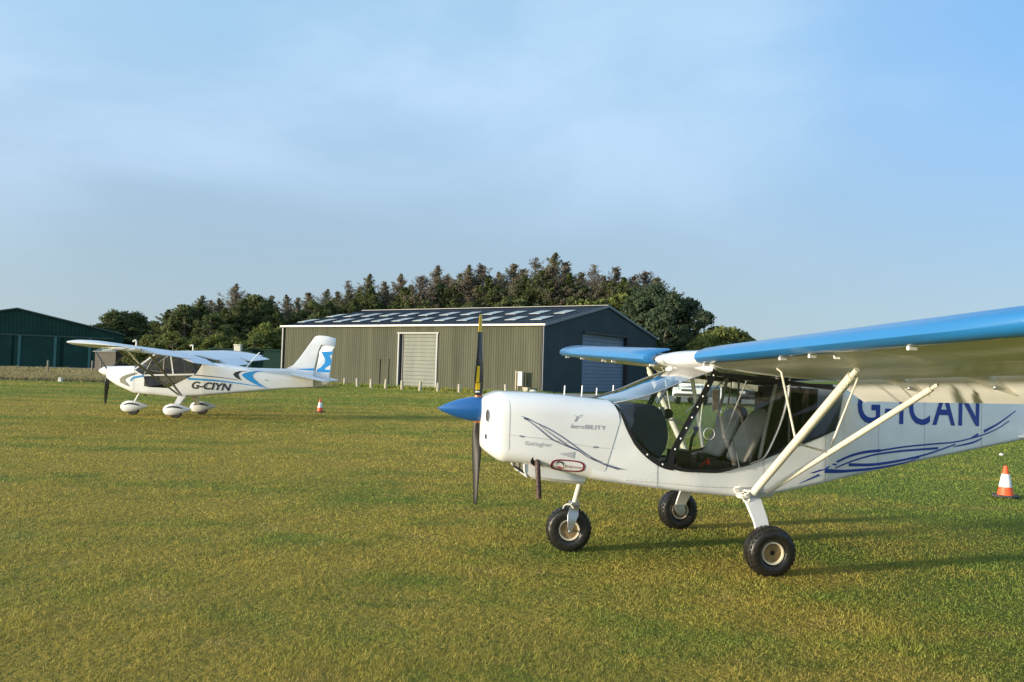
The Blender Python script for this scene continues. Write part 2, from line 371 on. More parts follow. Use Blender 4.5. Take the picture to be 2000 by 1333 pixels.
for sgn in (1, -1):
    # ribbed sheets
    n = 60; vs = []; fs = []
    for i in range(n):
        for fr, h in ((0, 0), (.7, 0), (.78, .035), (.92, .035)):
            x = -.12 + (LT + .24) * (i + fr) / n
            y0 = .14 if sgn > 0 else -GW - .14
            vs += [(x, y0, EZ - .0 + h), (x, -GW / 2, RZ + .03 + h)]
    vs += [(LT + .12, .14 if sgn > 0 else -GW - .14, EZ), (LT + .12, -GW / 2, RZ + .03)]
    for i in range(len(vs) // 2 - 1): fs.append((2 * i, 2 * i + 2, 2 * i + 3, 2 * i + 1))
    rf.add(vs, fs)
roof_o = rf.build('roof', M['roof'], hg, smooth=0, solid=.06)
ct = math.cos(th); st_ = math.sin(th)
for row, s0 in ((0, 2.05), (1, 5.75)):
    for k in range(12):
        x = 2.0 + 2.4 * k; m_ = MB(); a = s0 + .0; b_ = s0 + 1.95
        za = EZ + (a + .14) * (RZ + .03 - EZ) / (GW / 2 + .14) + .055; zb = EZ + (b_ + .14) * (RZ + .03 - EZ) / (GW / 2 + .14) + .055
        m_.prism([(x - .52, -a, za), (x + .52, -a, za), (x + .52, -b_, zb), (x - .52, -b_, zb)], (0, 0, .03))
        m_.build('rooflight', M['rooflight'], roof_o, smooth=0)
m_ = MB(); m_.box((LT / 2, .22, EZ - .02), (LT + .5, .16, .16)); m_.build('gutter', M['gutter'], hg, bevel=.03)
m_ = MB(); m_.box((LT / 2, -GW - .22, EZ - .02), (LT + .5, .16, .16)); m_.build('gutter', M['gutter'], hg, bevel=.03)
m_ = MB(); m_.tube([(.05, .12, EZ - .1), (.05, .12, .05)], .07); m_.build('downpipe', M['pipe'], hg)
m_ = MB(); m_.tube([(LT - .1, .12, EZ - .1), (LT - .1, .12, .05)], .06); m_.build('downpipe', M['pipe'], hg)
for y0, y1 in ((.16, -GW / 2), (-GW - .16, -GW / 2)):
    m_ = MB(); m_.prism([(-.16, y0, EZ - .14), (-.16, y1, RZ - .1), (-.16, y1, RZ + .1), (-.16, y0, EZ + .06)], (.06, 0, 0)); m_.build('bargeboard', M['trim_grey'], hg, smooth=0)
m_ = MB(); m_.box((LT / 2, -GW / 2, RZ + .09), (LT + .3, .5, .05)); m_.build('ridge_cap', M['trim_grey'], hg, smooth=0)
m_ = MB(); m_.box((LT + .0, .07, EZ / 2), (.16, .14, EZ - .3)); m_.build('corner_flashing', M['trim_grey'], hg, smooth=0)
m_ = MB(); m_.box((0, .075, EZ / 2), (.12, .12, EZ - .3)); m_.build('corner_flashing', M['trim_grey'], hg, smooth=0)
def roller(x0, x1, z, m, xf):
    d = MB(); n = int(z / .3)
    for k in range(n):
        z0 = .03 + (z - .03) * k / n; z1 = .03 + (z - .03) * (k + 1) / n
        d.prism([xf(x0, -.22, z0), xf(x1, -.22, z0), xf(x1, -.22, z1 - .02), xf(x0, -.22, z1 - .02)], Vector(xf(0, .03, 0)) - Vector(xf(0, 0, 0)))
    return d.build('roller_door', m, hg, smooth=0)
roller(DX0, DX1, DZ, M['door_pale'], lambda x, y, z: (x, y, z))
roller(GX0, GX1, GZ, M['door_blue'], lambda x, y, z: (-y, -x, z))
fm = MB(); 
for x in (DX0, DX1): fm.box((x, -.07, DZ / 2), (.14, .34, DZ))
fm.box(((DX0 + DX1) / 2, -.07, DZ + .06), (DX1 - DX0 + .3, .34, .12)); fm.build('door_frame', M['trim_grey'], hg, smooth=0)
fm = MB(); fm.box((DX1 - .18, -.16, DZ / 2), (.30, .05, DZ - .02)); fm.build('door_jamb', M['pipe'], hg, smooth=0)
fm = MB(); fm.box((-.03, -(GX0 + GX1) / 2, GZ + .05), (.34, GX1 - GX0, .16)); fm.box((-.03, -GX1 - .05, GZ / 2), (.34, .2, GZ)); fm.build('door_frame', M['pipe'], hg, smooth=0)
fm = MB(); fm.box((16.2, .05, 1.15), (.06, .07, 2.2)); fm.box((15.2, .05, 1.15), (.06, .07, 2.2)); fm.box((15.7, .05, 2.25), (1.06, .07, .06)); fm.build('side_door', M['wall'], hg, smooth=0)

# ------------------------------------------------------------------ far green hangar (left)
P0 = Vector((-61, 125, 0)); ga = math.atan2(.866, -.50)
gh = tag(empty('green_hangar', P0, ga), 'big dark green hangar with shallow gable and sliding doors at the left', 'hangar')
# local x = into building, local y: + is to the left across the gable
HW, GEZ, GRZ = 14.3, 5.25, 8.45
w = MB(); gz2 = lambda s: GEZ + (GRZ - GEZ) * (1 - abs(s - HW) / HW)
corr(w, (0, 0), (0, 2 * HW), 0, lambda x: gz2(x), pitch=.5, dep=.04); w.v = [(-x, y, z) for x, y, z in w.v]
w.build('gable_wall', M['green_clad'], gh, smooth=0)
w = MB(); w.box((20, 0, GEZ / 2), (40, .1, GEZ)); w.box((20, 2 * HW, GEZ / 2), (40, .1, GEZ)); w.build('side_wall', M['green_clad'], gh, smooth=0)
w = MB(); w.prism([(-.3, -.3, GEZ - .02), (-.3, HW, GRZ + .05), (-.3, HW, GRZ + .25), (-.3, -.3, GEZ + .18)], (40, 0, 0)); w.prism([(-.3, 2 * HW + .3, GEZ - .02), (-.3, HW, GRZ + .05), (-.3, HW, GRZ + .25), (-.3, 2 * HW + .3, GEZ + .18)], (40, 0, 0)); w.build('roof', M['green_roof'], gh, smooth=0)
for k, y in enumerate((2.2, 8.6, 14.8, 21)):
    w = MB(); w.box((-.22, y + 2.9, 2.3), (.12, 5.9, 4.5)); w.build('sliding_door', M['green_clad'], gh, smooth=0)
for y in (4.6, 9.2, 13.8, 18.5):
    w = MB(); w.box((-.33, y, 2.3), (.1, .35, 4.6)); w.build('door_guide', M['green_lite'], gh, smooth=0)
w = MB(); w.box((-.33, HW, 4.68), (.12, 26, .18)); w.build('door_rail', M['green_roof'], gh, smooth=0)
# low green shed behind the tail of the far aeroplane, and a brown hut
sh = tag(empty('green_shed', (-21.5, 76, 0), R(168)), 'low dark green shed between the wood and the grey hangar', 'shed')
w = MB(); w.box((4, -2, 1.4), (8.0, 4, 2.8)); w.build('wall', M['shed_green'], sh, smooth=0)
w = MB(); w.box((4, -2, 2.87), (8.4, 4.4, .14)); w.build('roof', M['shed_green'], sh, smooth=0)
w = MB(); w.box((6, .04, 1.1), (1.0, .08, 2.1)); w.build('door', M['green_clad'], sh, smooth=0)
cb = tag(MB().box((0, 0, 1.6), (.62, .5, 3.25)).box((0, 0, 3.26), (.72, .6, .1)).build('utility_cabinet', M['cabinet'], None, bevel=.03, loc=at(465, 682, 76).xy.to_3d()), 'tall narrow cream cabinet standing beside the low dark green shed', 'cabinet')
bh = tag(empty('timber_hut', (-48.6, 98, 0), R(-25)), 'small brown timber hut beyond the nose of the white aeroplane', 'hut')
w = MB(); w.box((0, 0, 1.2), (3.6, 3, 2.4)); w.build('wall', M['brown_clad'], bh, smooth=0)
w = MB(); w.prism([(-2, -1.7, 2.35), (2, -1.7, 2.35), (2, 0, 2.95), (-2, 0, 2.95)], (0, 0, .1)); w.prism([(-2, 1.7, 2.35), (2, 1.7, 2.35), (2, 0, 2.95), (-2, 0, 2.95)], (0, 0, .1)); w.build('roof', M['green_roof'], bh, smooth=0)

# ------------------------------------------------------------------ trees
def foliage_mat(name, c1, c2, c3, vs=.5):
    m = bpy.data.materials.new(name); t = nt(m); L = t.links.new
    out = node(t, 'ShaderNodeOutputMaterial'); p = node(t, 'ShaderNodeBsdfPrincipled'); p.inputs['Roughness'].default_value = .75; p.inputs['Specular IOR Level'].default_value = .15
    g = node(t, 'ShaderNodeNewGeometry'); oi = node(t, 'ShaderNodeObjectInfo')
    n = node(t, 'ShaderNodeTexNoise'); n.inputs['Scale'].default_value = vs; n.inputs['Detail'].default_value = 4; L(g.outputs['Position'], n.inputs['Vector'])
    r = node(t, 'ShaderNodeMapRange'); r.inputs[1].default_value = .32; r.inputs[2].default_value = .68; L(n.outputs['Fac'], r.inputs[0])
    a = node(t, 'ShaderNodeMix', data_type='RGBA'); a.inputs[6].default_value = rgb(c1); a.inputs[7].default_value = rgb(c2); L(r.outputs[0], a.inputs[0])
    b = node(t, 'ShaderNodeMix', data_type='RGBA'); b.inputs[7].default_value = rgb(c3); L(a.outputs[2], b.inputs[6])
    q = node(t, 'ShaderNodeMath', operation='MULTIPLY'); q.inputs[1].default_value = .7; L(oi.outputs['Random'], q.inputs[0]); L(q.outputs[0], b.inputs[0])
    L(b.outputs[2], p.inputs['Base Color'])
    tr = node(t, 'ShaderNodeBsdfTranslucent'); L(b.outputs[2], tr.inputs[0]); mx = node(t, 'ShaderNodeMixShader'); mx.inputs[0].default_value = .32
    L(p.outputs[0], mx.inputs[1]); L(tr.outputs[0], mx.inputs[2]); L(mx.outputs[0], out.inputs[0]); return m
M['spruce'] = foliage_mat('spruce_needles', (.105, .122, .062), (.20, .19, .11), (.25, .205, .145))
M['spruce_brown'] = foliage_mat('brown_spruce_needles', (.115, .098, .066), (.20, .155, .11), (.235, .19, .14))
M['pine'] = foliage_mat('pine_needles', (.070, .096, .036), (.145, .165, .055), (.105, .120, .050))
M['bushy'] = foliage_mat('broad_foliage', (.095, .13, .034), (.18, .20, .050), (.135, .15, .054))
M['shade'] = foliage_mat('shaded_pine_needles', (.040, .070, .038), (.090, .115, .056), (.062, .084, .048))  # shade on the right-hand trees put into darker needle colours
rng = np.random.default_rng(11)
def cards(C, size, up=.0, dirs=None, asp=.45, nrm=None):
    """rhombic leaf tufts at points C (n,3)"""
    n = len(C); d = rng.normal(size=(n, 3)); d[:, 2] += up
    if dirs is not None: d = d * .8 + dirs * (.5 if nrm is not None else 1.3)
    d /= np.linalg.norm(d, axis=1)[:, None] + 1e-9
    e = rng.normal(size=(n, 3)) if nrm is None else np.cross(nrm + rng.normal(size=(n, 3)) * .55, d); e -= d * (e * d).sum(1)[:, None]; e /= np.linalg.norm(e, axis=1)[:, None] + 1e-9
    sz = (size * rng.uniform(.6, 1.4, n))[:, None]
    V = np.stack([C - d * sz * .5, C + e * sz * asp * .5 - d * sz * .05, C + d * sz * .5, C - e * sz * asp * .5 - d * sz * .05], 1).reshape(-1, 3)
    return V
def mesh_cards(name, V, m):
    me = bpy.data.meshes.new(name); n = len(V)
    me.vertices.add(n); me.vertices.foreach_set('co', V.astype(np.float32).ravel())
    me.loops.add(n); me.loops.foreach_set('vertex_index', np.arange(n, dtype=np.int32))
    me.polygons.add(n // 4); me.polygons.foreach_set('loop_start', np.arange(0, n, 4, dtype=np.int32))
    me.materials.append(m); me.update(calc_edges=True); me.validate()
    return me
def finish_tree(name, wood, V, m):
    root = empty(name)
    wood.build('trunk', M['bark'], root)
    o = bpy.data.objects.new('crown', mesh_cards('crown', V, m)); COL.objects.link(o); o.parent = root
    return root
def spruce(h, w, sparse, m, n=6500):
    wood = MB(); wood.tube([(0, 0, 0), (.05, 0, h * .5), (0, .04, h)], [.02 * h, .012 * h, .012], 7)
    pts = []; dirs = []; szs = []; nrs = []; z = h * .08; ph = random.uniform(0, 6)
    while z < h * .99:
        k = z / h; nb = random.randint(4, 7); L0 = w * min(1.75 * (1 - k), .86 * (1 - k) ** .45) * (1 if k > .25 else .75 + k) * (1 + .10 * math.sin(k * 23 + ph))
        thin = 1 - sparse * min(1, max(0, (k - .30) / .5))
        for b in range(nb):
            a = random.uniform(0, 2 * PI); L = max(.10, L0 * random.choice((.4, .6, .8, 1, 1, 1.15, 1.35)) * random.uniform(.85, 1.15)); dz = L * (random.uniform(-.30, .25) + .80 * k * k)
            tip = Vector((math.cos(a) * L, math.sin(a) * L, z + dz)); mid = Vector((math.cos(a) * L * .55, math.sin(a) * L * .55, z - L * .07 + dz * .25))
            wood.tube([(0, 0, z), mid, tip], [.008 * h * (1 - k) + .015, .018, .006], 4)
            for tw in range(4):
                u_ = random.uniform(.35, .95); o_ = Vector((0, 0, z)).lerp(mid, u_) if u_ < .6 else mid.lerp(tip, u_ * .9); wood.tube([o_, o_ + Vector((random.uniform(-.5, .5), random.uniform(-.5, .5), random.uniform(-.15, .3))) * L * .45], [.010, .004], 3)
            cnt = int(max(4, n / (h * .9 / .38) / nb * (.35 + L / w) * 2.0 * thin))
            u = rng.uniform(.05, 1.05, cnt)[:, None]
            base = np.array([0, 0, z]); P = base * (1 - u) ** 2 + 2 * np.array(mid) * u * (1 - u) + np.array(tip) * u ** 2
            sp = .07 + .17 * L * (1.15 - u)
            P = P + rng.normal(size=(cnt, 3)) * sp * np.array([.85, .85, .55]); P[:, 2] -= .06
            pts.append(P); dirs.append(np.tile(np.array([math.cos(a), math.sin(a), -.2 + .8 * k]), (cnt, 1))); szs.append(np.full(cnt, .42 - .22 * k)); q_ = P - np.array([0, 0, z - .5]); nrs.append(q_ / (np.linalg.norm(q_, axis=1)[:, None] + .1))
        z += h * random.uniform(.016, .032) * (1.1 - .45 * k)
    C = np.concatenate(pts); D = np.concatenate(dirs)
    return finish_tree('spruce_tree', wood, cards(C, np.concatenate(szs), dirs=D * 1.6, asp=.36, nrm=np.concatenate(nrs)), m)
def pine(h, w, m, n=7000, name='pine_tree', low=.12, clumps=60, cs=.9):
    wood = MB(); wood.tube([(0, 0, 0), (.12, .05, h * .45), (-.05, 0, h * .93)], [.026 * h, .016 * h, .03], 7)
    pts = []; dirs = []; nrs = []
    for c in range(clumps):
        k = low + (1 - low) * (c + random.random()) / clumps; a = random.uniform(0, 2 * PI)
        prof = math.sin(PI * min(1, (k - low) / (1 - low) * .82 + .18)) ** .6
        r = w * prof * random.uniform(.45, 1.08); ctr = Vector((math.cos(a) * r, math.sin(a) * r, k * h * .96))
        st = Vector((0, 0, max(.3, ctr.z - r * .45)))
        wood.tube([st, (st + ctr) / 2 + Vector((0, 0, -.1)), ctr], [.05, .03, .012], 4)
        cnt = int(n / clumps * random.uniform(.6, 1.4)); rad = cs * random.uniform(.6, 1.25)
        q = rng.normal(size=(cnt, 3)); q /= np.linalg.norm(q, axis=1)[:, None]; q *= (rng.uniform(0, 1, cnt) ** .45)[:, None] * rad; q[:, 2] *= .68
        pts.append(q + np.array(ctr)); dirs.append(rng.normal(size=(cnt, 3)) * .4 + np.array([0, 0, .5])); oc = np.array([ctr.x, ctr.y, 0]); nrs.append(q / rad + .35 * oc / (np.linalg.norm(oc) + .1))
    return finish_tree(name, wood, cards(np.concatenate(pts), .40, dirs=np.concatenate(dirs), asp=.5, nrm=np.concatenate(nrs)), m)
PR = {}
PR['s'] = [spruce(14, 3.9, .45, M['spruce'], 15000), spruce(14, 3.6, .60, M['spruce'], 14000), spruce(14, 4.8, .66, M['spruce_brown'], 16000), spruce(14, 4.4, .84, M['spruce_brown'], 14000)]
PR['p'] = [pine(10, 2.9, M['pine'], 8000), pine(10, 3.4, M['pine'], 9000, clumps=75), pine(10, 2.5, M['pine'], 7000, clumps=50)]
PR['g'] = [spruce(11, 3.4, .05, M['pine'], 12000), spruce(11, 3.0, .15, M['pine'], 11000), spruce(11, 3.8, .25, M['pine'], 12000)]
PR['b'] = [pine(7, 2.8, M['bushy'], 7000, 'leafy_tree', .03, 60, .85), pine(7, 3.2, M['bushy'], 7500, 'leafy_tree', .02, 70, .8)]
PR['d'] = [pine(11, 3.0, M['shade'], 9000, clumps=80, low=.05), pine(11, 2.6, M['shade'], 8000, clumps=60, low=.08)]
H0 = dict(g=11, s=14, p=10, b=7, d=11)
used = {}
ORD = 'first second third fourth fifth sixth seventh eighth ninth tenth eleventh twelfth thirteenth fourteenth fifteenth sixteenth seventeenth eighteenth nineteenth twentieth'.split()
def ordw(i): return ORD[i] if i < 20 else ('twenty-' + ORD[i - 20] if i < 29 else ('thirtieth' if i == 29 else ('thirty-' + ORD[i - 30] if i < 39 else 'fortieth')))
def plant(kind, px, top, Y, wide=1.0, label='', var=None):
    v = var if var is not None else random.randrange(len(PR[kind])); pr = PR[kind][v]
    p = at(px, top, Y); o = pr if (kind, v) not in used else copy_tree(pr); used[(kind, v)] = 1
    s = p.z / H0[kind]; o.location = (p.x, p.y, 0); o.rotation_euler = (0, 0, random.uniform(0, 6.28)); o.scale = (s * wide, s * wide, s)
    tag(o, label, 'tree', 'trees of the wood behind the hangars')
# back row: tall spruces making the skyline
back = [(352, 592, 's', 0), (395, 574, 's', 0), (412, 584, 's', 2), (428, 580, 's', 1), (462, 552, 's', 1), (487, 570, 's', 0), (508, 582, 's', 1), (530, 574, 's', 0), (560, 573, 's', 1), (582, 578, 's', 0), (604, 568, 's', 0), (640, 562, 's', 1), (660, 566, 's', 0), (680, 545, 's', 3), (703, 556, 's', 0), (722, 532, 's', 1), (752, 546, 's', 0), (783, 532, 's', 1),
        (803, 552, 's', 0), (824, 536, 's', 2), (856, 516, 's', 1), (876, 536, 's', 2), (900, 530, 's', 0), (917, 515, 's', 1), (940, 513, 's', 2), (957, 534, 's', 0), (975, 528, 's', 1), (1003, 511, 's', 0), (1022, 522, 's', 2), (1047, 499, 's', 3), (1066, 520, 's', 0), (1084, 490, 's', 1), (1106, 508, 's', 2), (1135, 528, 's', 0), (1161, 513, 's', 3), (1180, 534, 's', 0), (1204, 518, 's', 2), (1238, 536, 's', 2), (1262, 527, 's', 2), (1285, 538, 's', 0)]
for i, (px, top, k, v) in enumerate(back):
    Y = 104 + random.uniform(-4, 6)
    look = {0: 'dense', 1: 'narrow spiky', 2: 'broad thin-topped brownish', 3: 'sparse bare-topped grey'}[v]
    plant(k, px, top + 1, Y, 1.05 + random.uniform(-.1, .25), f'{look} spruce, {ordw(i)} from the left along the tall back row of the wood', v)
front = [(222, 604, 'p', 92), (246, 612, 'p', 95), (268, 603, 'p', 96), (300, 612, 'p', 94), (330, 600, 'p', 96), (362, 592, 'p', 93), (392, 580, 'p', 95), (440, 588, 'p', 92), (412, 612, 'p', 88), (478, 585, 'p', 93), (505, 578, 'p', 96), (540, 582, 'p', 94), (575, 580, 'p', 96), (560, 625, 'b', 88), (520, 630, 'b', 86), (610, 576, 'p', 97), (645, 575, 'p', 98), (690, 568, 'p', 98), (735, 565, 'p', 99), (775, 560, 'p', 99), (815, 562, 'p', 100), (850, 568, 'p', 99), (890, 562, 'p', 100), (925, 566, 'p', 99), (965, 560, 'p', 100), (1000, 562, 'p', 99), (1040, 556, 'p', 100), (1080, 560, 'p', 99), (1120, 558, 'p', 99), (1150, 566, 'b', 97), (1185, 560, 'b', 98), (1222, 565, 'b', 97)]
front = [(px, top, 'g' if k == 'p' and i % 5 in (1, 2, 4) and px > 290 else k, 140 + i if px < 310 else Y) for i, (px, top, k, Y) in enumerate(front)]
for i, (px, top, k, Y) in enumerate(front):
    d_ = dict(p='rounded green pine', b='yellow-green leafy tree', g='dense pointed green spruce')[k]
    plant(k, px, top + random.uniform(-4, 16) + (14 if px > 560 else 0), Y, 1.12 + random.uniform(-.1, .2), f'{d_}, {ordw(i)} from the left along the lower front row of the wood')
sk = sorted((b_[0], b_[1]) for b_ in back)
for i, px in enumerate(range(596, 1250, 27)):
    top = lerp(px, [q_[0] for q_ in sk], [q_[1] for q_ in sk]) + random.uniform(14, 34)
    plant('g' if i % 3 else 's', px + random.uniform(-6, 6), top, 101.5 + random.uniform(-1, 1), 1.15, f'{"greenish" if i % 3 else "greyish"} spruce in the middle row above the hangar ridge, {ordw(i)} from left')
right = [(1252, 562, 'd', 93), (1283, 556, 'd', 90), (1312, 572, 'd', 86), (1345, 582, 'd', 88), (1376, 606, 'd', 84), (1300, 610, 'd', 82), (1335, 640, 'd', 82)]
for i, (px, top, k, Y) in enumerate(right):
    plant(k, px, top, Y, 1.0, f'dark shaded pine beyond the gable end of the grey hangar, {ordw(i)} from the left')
for i, (px, top, k, Y) in enumerate([(1408, 640, 'b', 80), (1436, 642, 'b', 83), (1455, 658, 'b', 84), (1375, 655, 'b', 78)]):
    plant(k, px, top, Y, 1.0, f'low {("olive", "round", "small", "dark")[i]} leafy tree at the right end of the wood, {ordw(i)} of four')
for i, (px, top, k, Y) in enumerate([(300, 655, 'b', 86), (340, 650, 'b', 85), (385, 660, 'b', 85), (425, 655, 'b', 84), (460, 662, 'b', 84), (500, 655, 'b', 83)]):
    plant(k, px, top, Y, 1.25, f'leafy understorey shrub above the wing of the far aeroplane, {ordw(i)} from the left')

# ------------------------------------------------------------------ bollards, posts, cabinet
def wpost(h, r, m, name, loc, label, group, lean=0):
    b = MB(); b.lathe([(r, 0), (r * .98, h * .5), (r * .94, h - .03), (r * .6, h)], (0, 0, 0), (0, 0, 1), 9)
    o = b.build(name, m); o.location = loc; o.rotation_euler = (lean, lean * .5, 0); tag(o, label, 'post', group); return o
bol = [(673, 754), (698, 756), (725, 758), (753, 759), (785, 761), (820, 764), (855, 765), (897, 767), (939, 770), (988, 771)]
proto = None
for i, (px, py) in enumerate(bol):
    d = at(px, py, 10); k = CAM_H / (CAM_H - d.z) ; loc = Vector((d.x * k, 10 * k, 0))
    lab = f'short pale wooden bollard in front of the long grey hangar wall, {ordw(i)} from the left'
    if proto is None: proto = wpost(.62, .11, M['wood'], 'bollard', loc, lab, 'bollards along the verge by the hangar')
    else:
        c = proto.copy(); COL.objects.link(c); c.location = loc; c.rotation_euler = (random.uniform(-.06, .06), random.uniform(-.06, .06), random.uniform(0, 6)); c.scale = (1, 1, random.uniform(.9, 1.12)); c['label'] = lab
proto = None
for i, (px, py, sc) in enumerate([(1065, 767, .9), (1102, 776, 1.0), (1136, 775, 1.0), (1165, 772, .7), (1197, 772, 1.0)]):
    d = at(px, py, 10); k = CAM_H / (CAM_H - d.z); loc = Vector((d.x * k, 10 * k, 0)); lab = f'thin white marker post in front of the shaded gable end, {ordw(i)} from the left'
    if proto is None: proto = wpost(.75, .05, M['cone_white'], 'marker_post', loc, lab, 'white marker posts by the hangar gable')
    else:
        c = proto.copy(); COL.objects.link(c); c.location = loc; c.scale = (1, 1, sc); c.rotation_euler = (random.uniform(-.05, .05), .04, 0); c['label'] = lab
for i, (px, py, Y, h) in enumerate([(93, 728, 78, 1.25), (180, 722, 90, 1.3), (197, 721, 90, 1.2)]):
    q = at(px, py, Y); o = wpost(h, .10, M['wood_dark'], 'fence_post', (q.x, q.y, 0), ('lone grey wooden post in rough grass before the green hangar', 'thin grey post by the nose of the far aeroplane, left one of two', 'thin grey post by the nose of the far aeroplane, right one of two')[i], 'posts in the rough grass')
q = at(118, 744, 52.2)
tag(MB().prism([(-.13, -.1, 0), (.13, -.1, 0), (.08, -.1, .26), (-.10, -.1, .29)], (0, .2, 0)).build('marker_block', M['stone'], None, bevel=.03, loc=(q.x, q.y, 0)), 'small white marker block at the edge of the rough grass', 'marker')
q = hang(1.6, -.55)
cbn = tag(empty('meter_cabinet', q, math.atan2(HA[1], HA[0])), 'cream meter cabinet on two legs beside the hangar corner', 'cabinet')
MB().box((0, 0, .98), (.36, .24, 1.0)).box((0, 0, 1.51), (.44, .30, .06)).build('box', M['cabinet'], cbn, bevel=.015)
for x in (-.22, .22): MB().box((x, 0, .24), (.07, .07, .5)).build('leg', M['wood_dark'], cbn, smooth=0)
MB().box((.42, 0, .8), (.08, .08, 1.6)).box((-.5, 0, .2), (.4, .2, .36)).build('post', M['wood'], cbn, smooth=0)
q = hang(.25, -.9); tag(MB().ball((0, 0, .1), (.3, .24, .16), 6).build('pale_boulder', M['stone'], None, loc=q), 'pale round boulder at the near corner of the grey hangar', 'stone')
for (px, py, lab) in ((1956, 890, 'small white stone in the turf above the traffic cone at the right edge'), (867, 795, 'small white stone in the turf left of the blue spinner')):
    d = at(px, py, 10); k = CAM_H / (CAM_H - d.z); tag(MB().ball((0, 0, .02), (.055, .04, .03), 5).build('white_stone', M['cone_white'], None, loc=(d.x * k, 10 * k, 0)), lab, 'stone')
q = at(1408, 800, 36); o = wpost(1.15, .035, M['cone_white'], 'marker_post', (q.x, q.y, 0), 'tall thin white pole seen through the cockpit of the near aeroplane', None)
q = at(1397, 800, 38.4); tag(MB().box((0, 0, .45), (.3, .1, .9)).box((0, 0, .93), (.34, .2, .10)).build('notice_board', M['orange_tape'], None, smooth=0, loc=(q.x, q.y, 0)), 'small brown notice board seen through the cockpit door', 'sign')

# ------------------------------------------------------------------ parked cars (seen through the cockpit)
def car(name, loc, rz, paint, label, h=1.75, L=4.3, Wd=1.75):
    r = tag(empty(name, loc, rz), label, 'car', 'cars parked beyond the near aeroplane')
    b = MB(); prof = [(-.5, .30), (-.49, .62), (-.47, .74), (-.22, .80), (-.13, .97), (-.02, 1), (.30, 1), (.42, .96), (.485, .60), (.5, .30)]
    body = [(-.5, .24), (-.5, .42), (-.485, .52), (-.25, .60), (.48, .60), (.5, .5), (.5, .24)]
    secs = []
    for y, k in ((-.5, .93), (-.46, 1), (.46, 1), (.5, .93)):
        secs.append([(x * L * (1 if abs(y) < .48 else .985), y * Wd, .24 * h + (z - .24) * h * k) for x, z in body])
    b.loft(secs); cab = [(-.23, .60), (-.12, .96), (-.02, 1), (.32, 1), (.44, .93), (.475, .60)]
    secs = [[(x * L, y * Wd, z * h) if z < .7 else (x * L, y * Wd * .86, z * h) for x, z in cab] for y in (-.5, .5)]
    b.loft(secs); b.build('body', paint, r, bevel=.05)
    for s in (1, -1):
        for x0, x1 in ((-.17, .08), (.11, .38)):
            g = MB(); yb, yt = .497 * Wd * s, .44 * Wd * s
            g.prism([(x0 * L - .05, yb, .64 * h), (x1 * L + .03, yb, .64 * h), (x1 * L, yt, .93 * h), (x0 * L + .22 * (x0 < 0), yt, .93 * h)], (0, .012 * s, 0)); g.build('side_window', M['car_glass'], r, smooth=0)
        for x in (-.31, .31):
            wh = MB(); wh.lathe([(.2, -.1), (.32, -.1), (.34, -.06), (.34, .06), (.32, .1), (.2, .1)], (x * L, s * (Wd / 2 - .1), .34), (0, 1, 0), 20); w_ = wh.build('wheel', M['rubber'], r)
            MB().lathe([(.02, .0), (.19, .0), (.2, .02)], (x * L, s * (Wd / 2 - .02), .34), (0, s, 0), 16).build('rim', M['steel'], w_)
        MB().box((-.492 * L, s * Wd * .36, .46 * h), (.06, .34, .15)).build('headlight', M['lamp'], r, bevel=.02)
        MB().box((.49 * L, s * Wd * .42, .52 * h), (.06, .16, .24)).build('tail_light', M['redlamp'], r, bevel=.02)
    MB().prism([(-.215 * L, -.42 * Wd, .64 * h), (-.215 * L, .42 * Wd, .64 * h), (-.135 * L, .38 * Wd, .92 * h), (-.135 * L, -.38 * Wd, .92 * h)], (-.02, 0, .01)).build('windscreen', M['car_glass'], r, smooth=0)
    MB().prism([(.465 * L, -.42 * Wd, .64 * h), (.465 * L, .42 * Wd, .64 * h), (.45 * L, .38 * Wd, .90 * h), (.45 * L, -.38 * Wd, .90 * h)], (.02, 0, .01)).build('rear_window', M['car_glass'], r, smooth=0)
    MB().box((-.495 * L, 0, .30 * h), (.1, Wd * .9, .16)).box((-.5 * L, 0, .44 * h), (.05, Wd * .4, .12)).build('bumper', M['black'], r, bevel=.02)
    return r
q = at(1362, 790, 46); car('parked_car', (q.x, q.y, 0), R(62), M['car_white'], 'white off-road car parked beyond the cockpit windscreen', 1.85)
q = at(1470, 792, 46); car('parked_car', (q.x, q.y, 0), R(75), M['car_dark'], 'dark green car seen through the cockpit, left of two dark cars', 1.7)
q = at(1512, 793, 47); car('parked_car', (q.x, q.y, 0), R(80), M['car_grey'], 'charcoal car seen through the cockpit, right of two dark cars', 1.55)

# ------------------------------------------------------------------ traffic cones
def cone(loc, label, rz):
    r = tag(empty('traffic_cone', loc, rz), label, 'traffic cone', 'traffic cones on the airfield')
    b = MB(); b.lathe([(.155, .035), (.15, .05), (.118, .20)], (0, 0, 0), (0, 0, 1), 24); b.lathe([(.068, .47), (.05, .55), (.034, .62), (.026, .625), (.02, .60)], (0, 0, 0), (0, 0, 1), 24); b.lathe([(.116, .20), (.066, .47)], (0, 0, 0), (0, 0, 1), 24); b.build('cone_body', M['orange'], r)
    b = MB(); b.lathe([(.120, .205), (.122, .21), (.072, .46), (.068, .465)], (0, 0, 0), (0, 0, 1), 24); b.build('reflective_sleeve', M['cone_white'], r)
    r.scale = (.72, .72, .72)
    b = MB(); n = 8; pts = [(.25 * math.cos(2 * PI * (i + .5) / n), .25 * math.sin(2 * PI * (i + .5) / n), 0) for i in range(n)]; b.prism(pts, (0, 0, .045)); b.build('base', M['cone_base'], r, bevel=.012)
    return r
c1 = cone((7.27, 11.70, .012), 'orange and white traffic cone at the right edge, near the tail stripes', .3)
c2 = copy_tree(c1); c2.location = (-6.51, 27.4, .012); c2.rotation_euler = (0, 0, .8); c2['label'] = 'small distant orange and white traffic cone behind the tail of the far aeroplane'

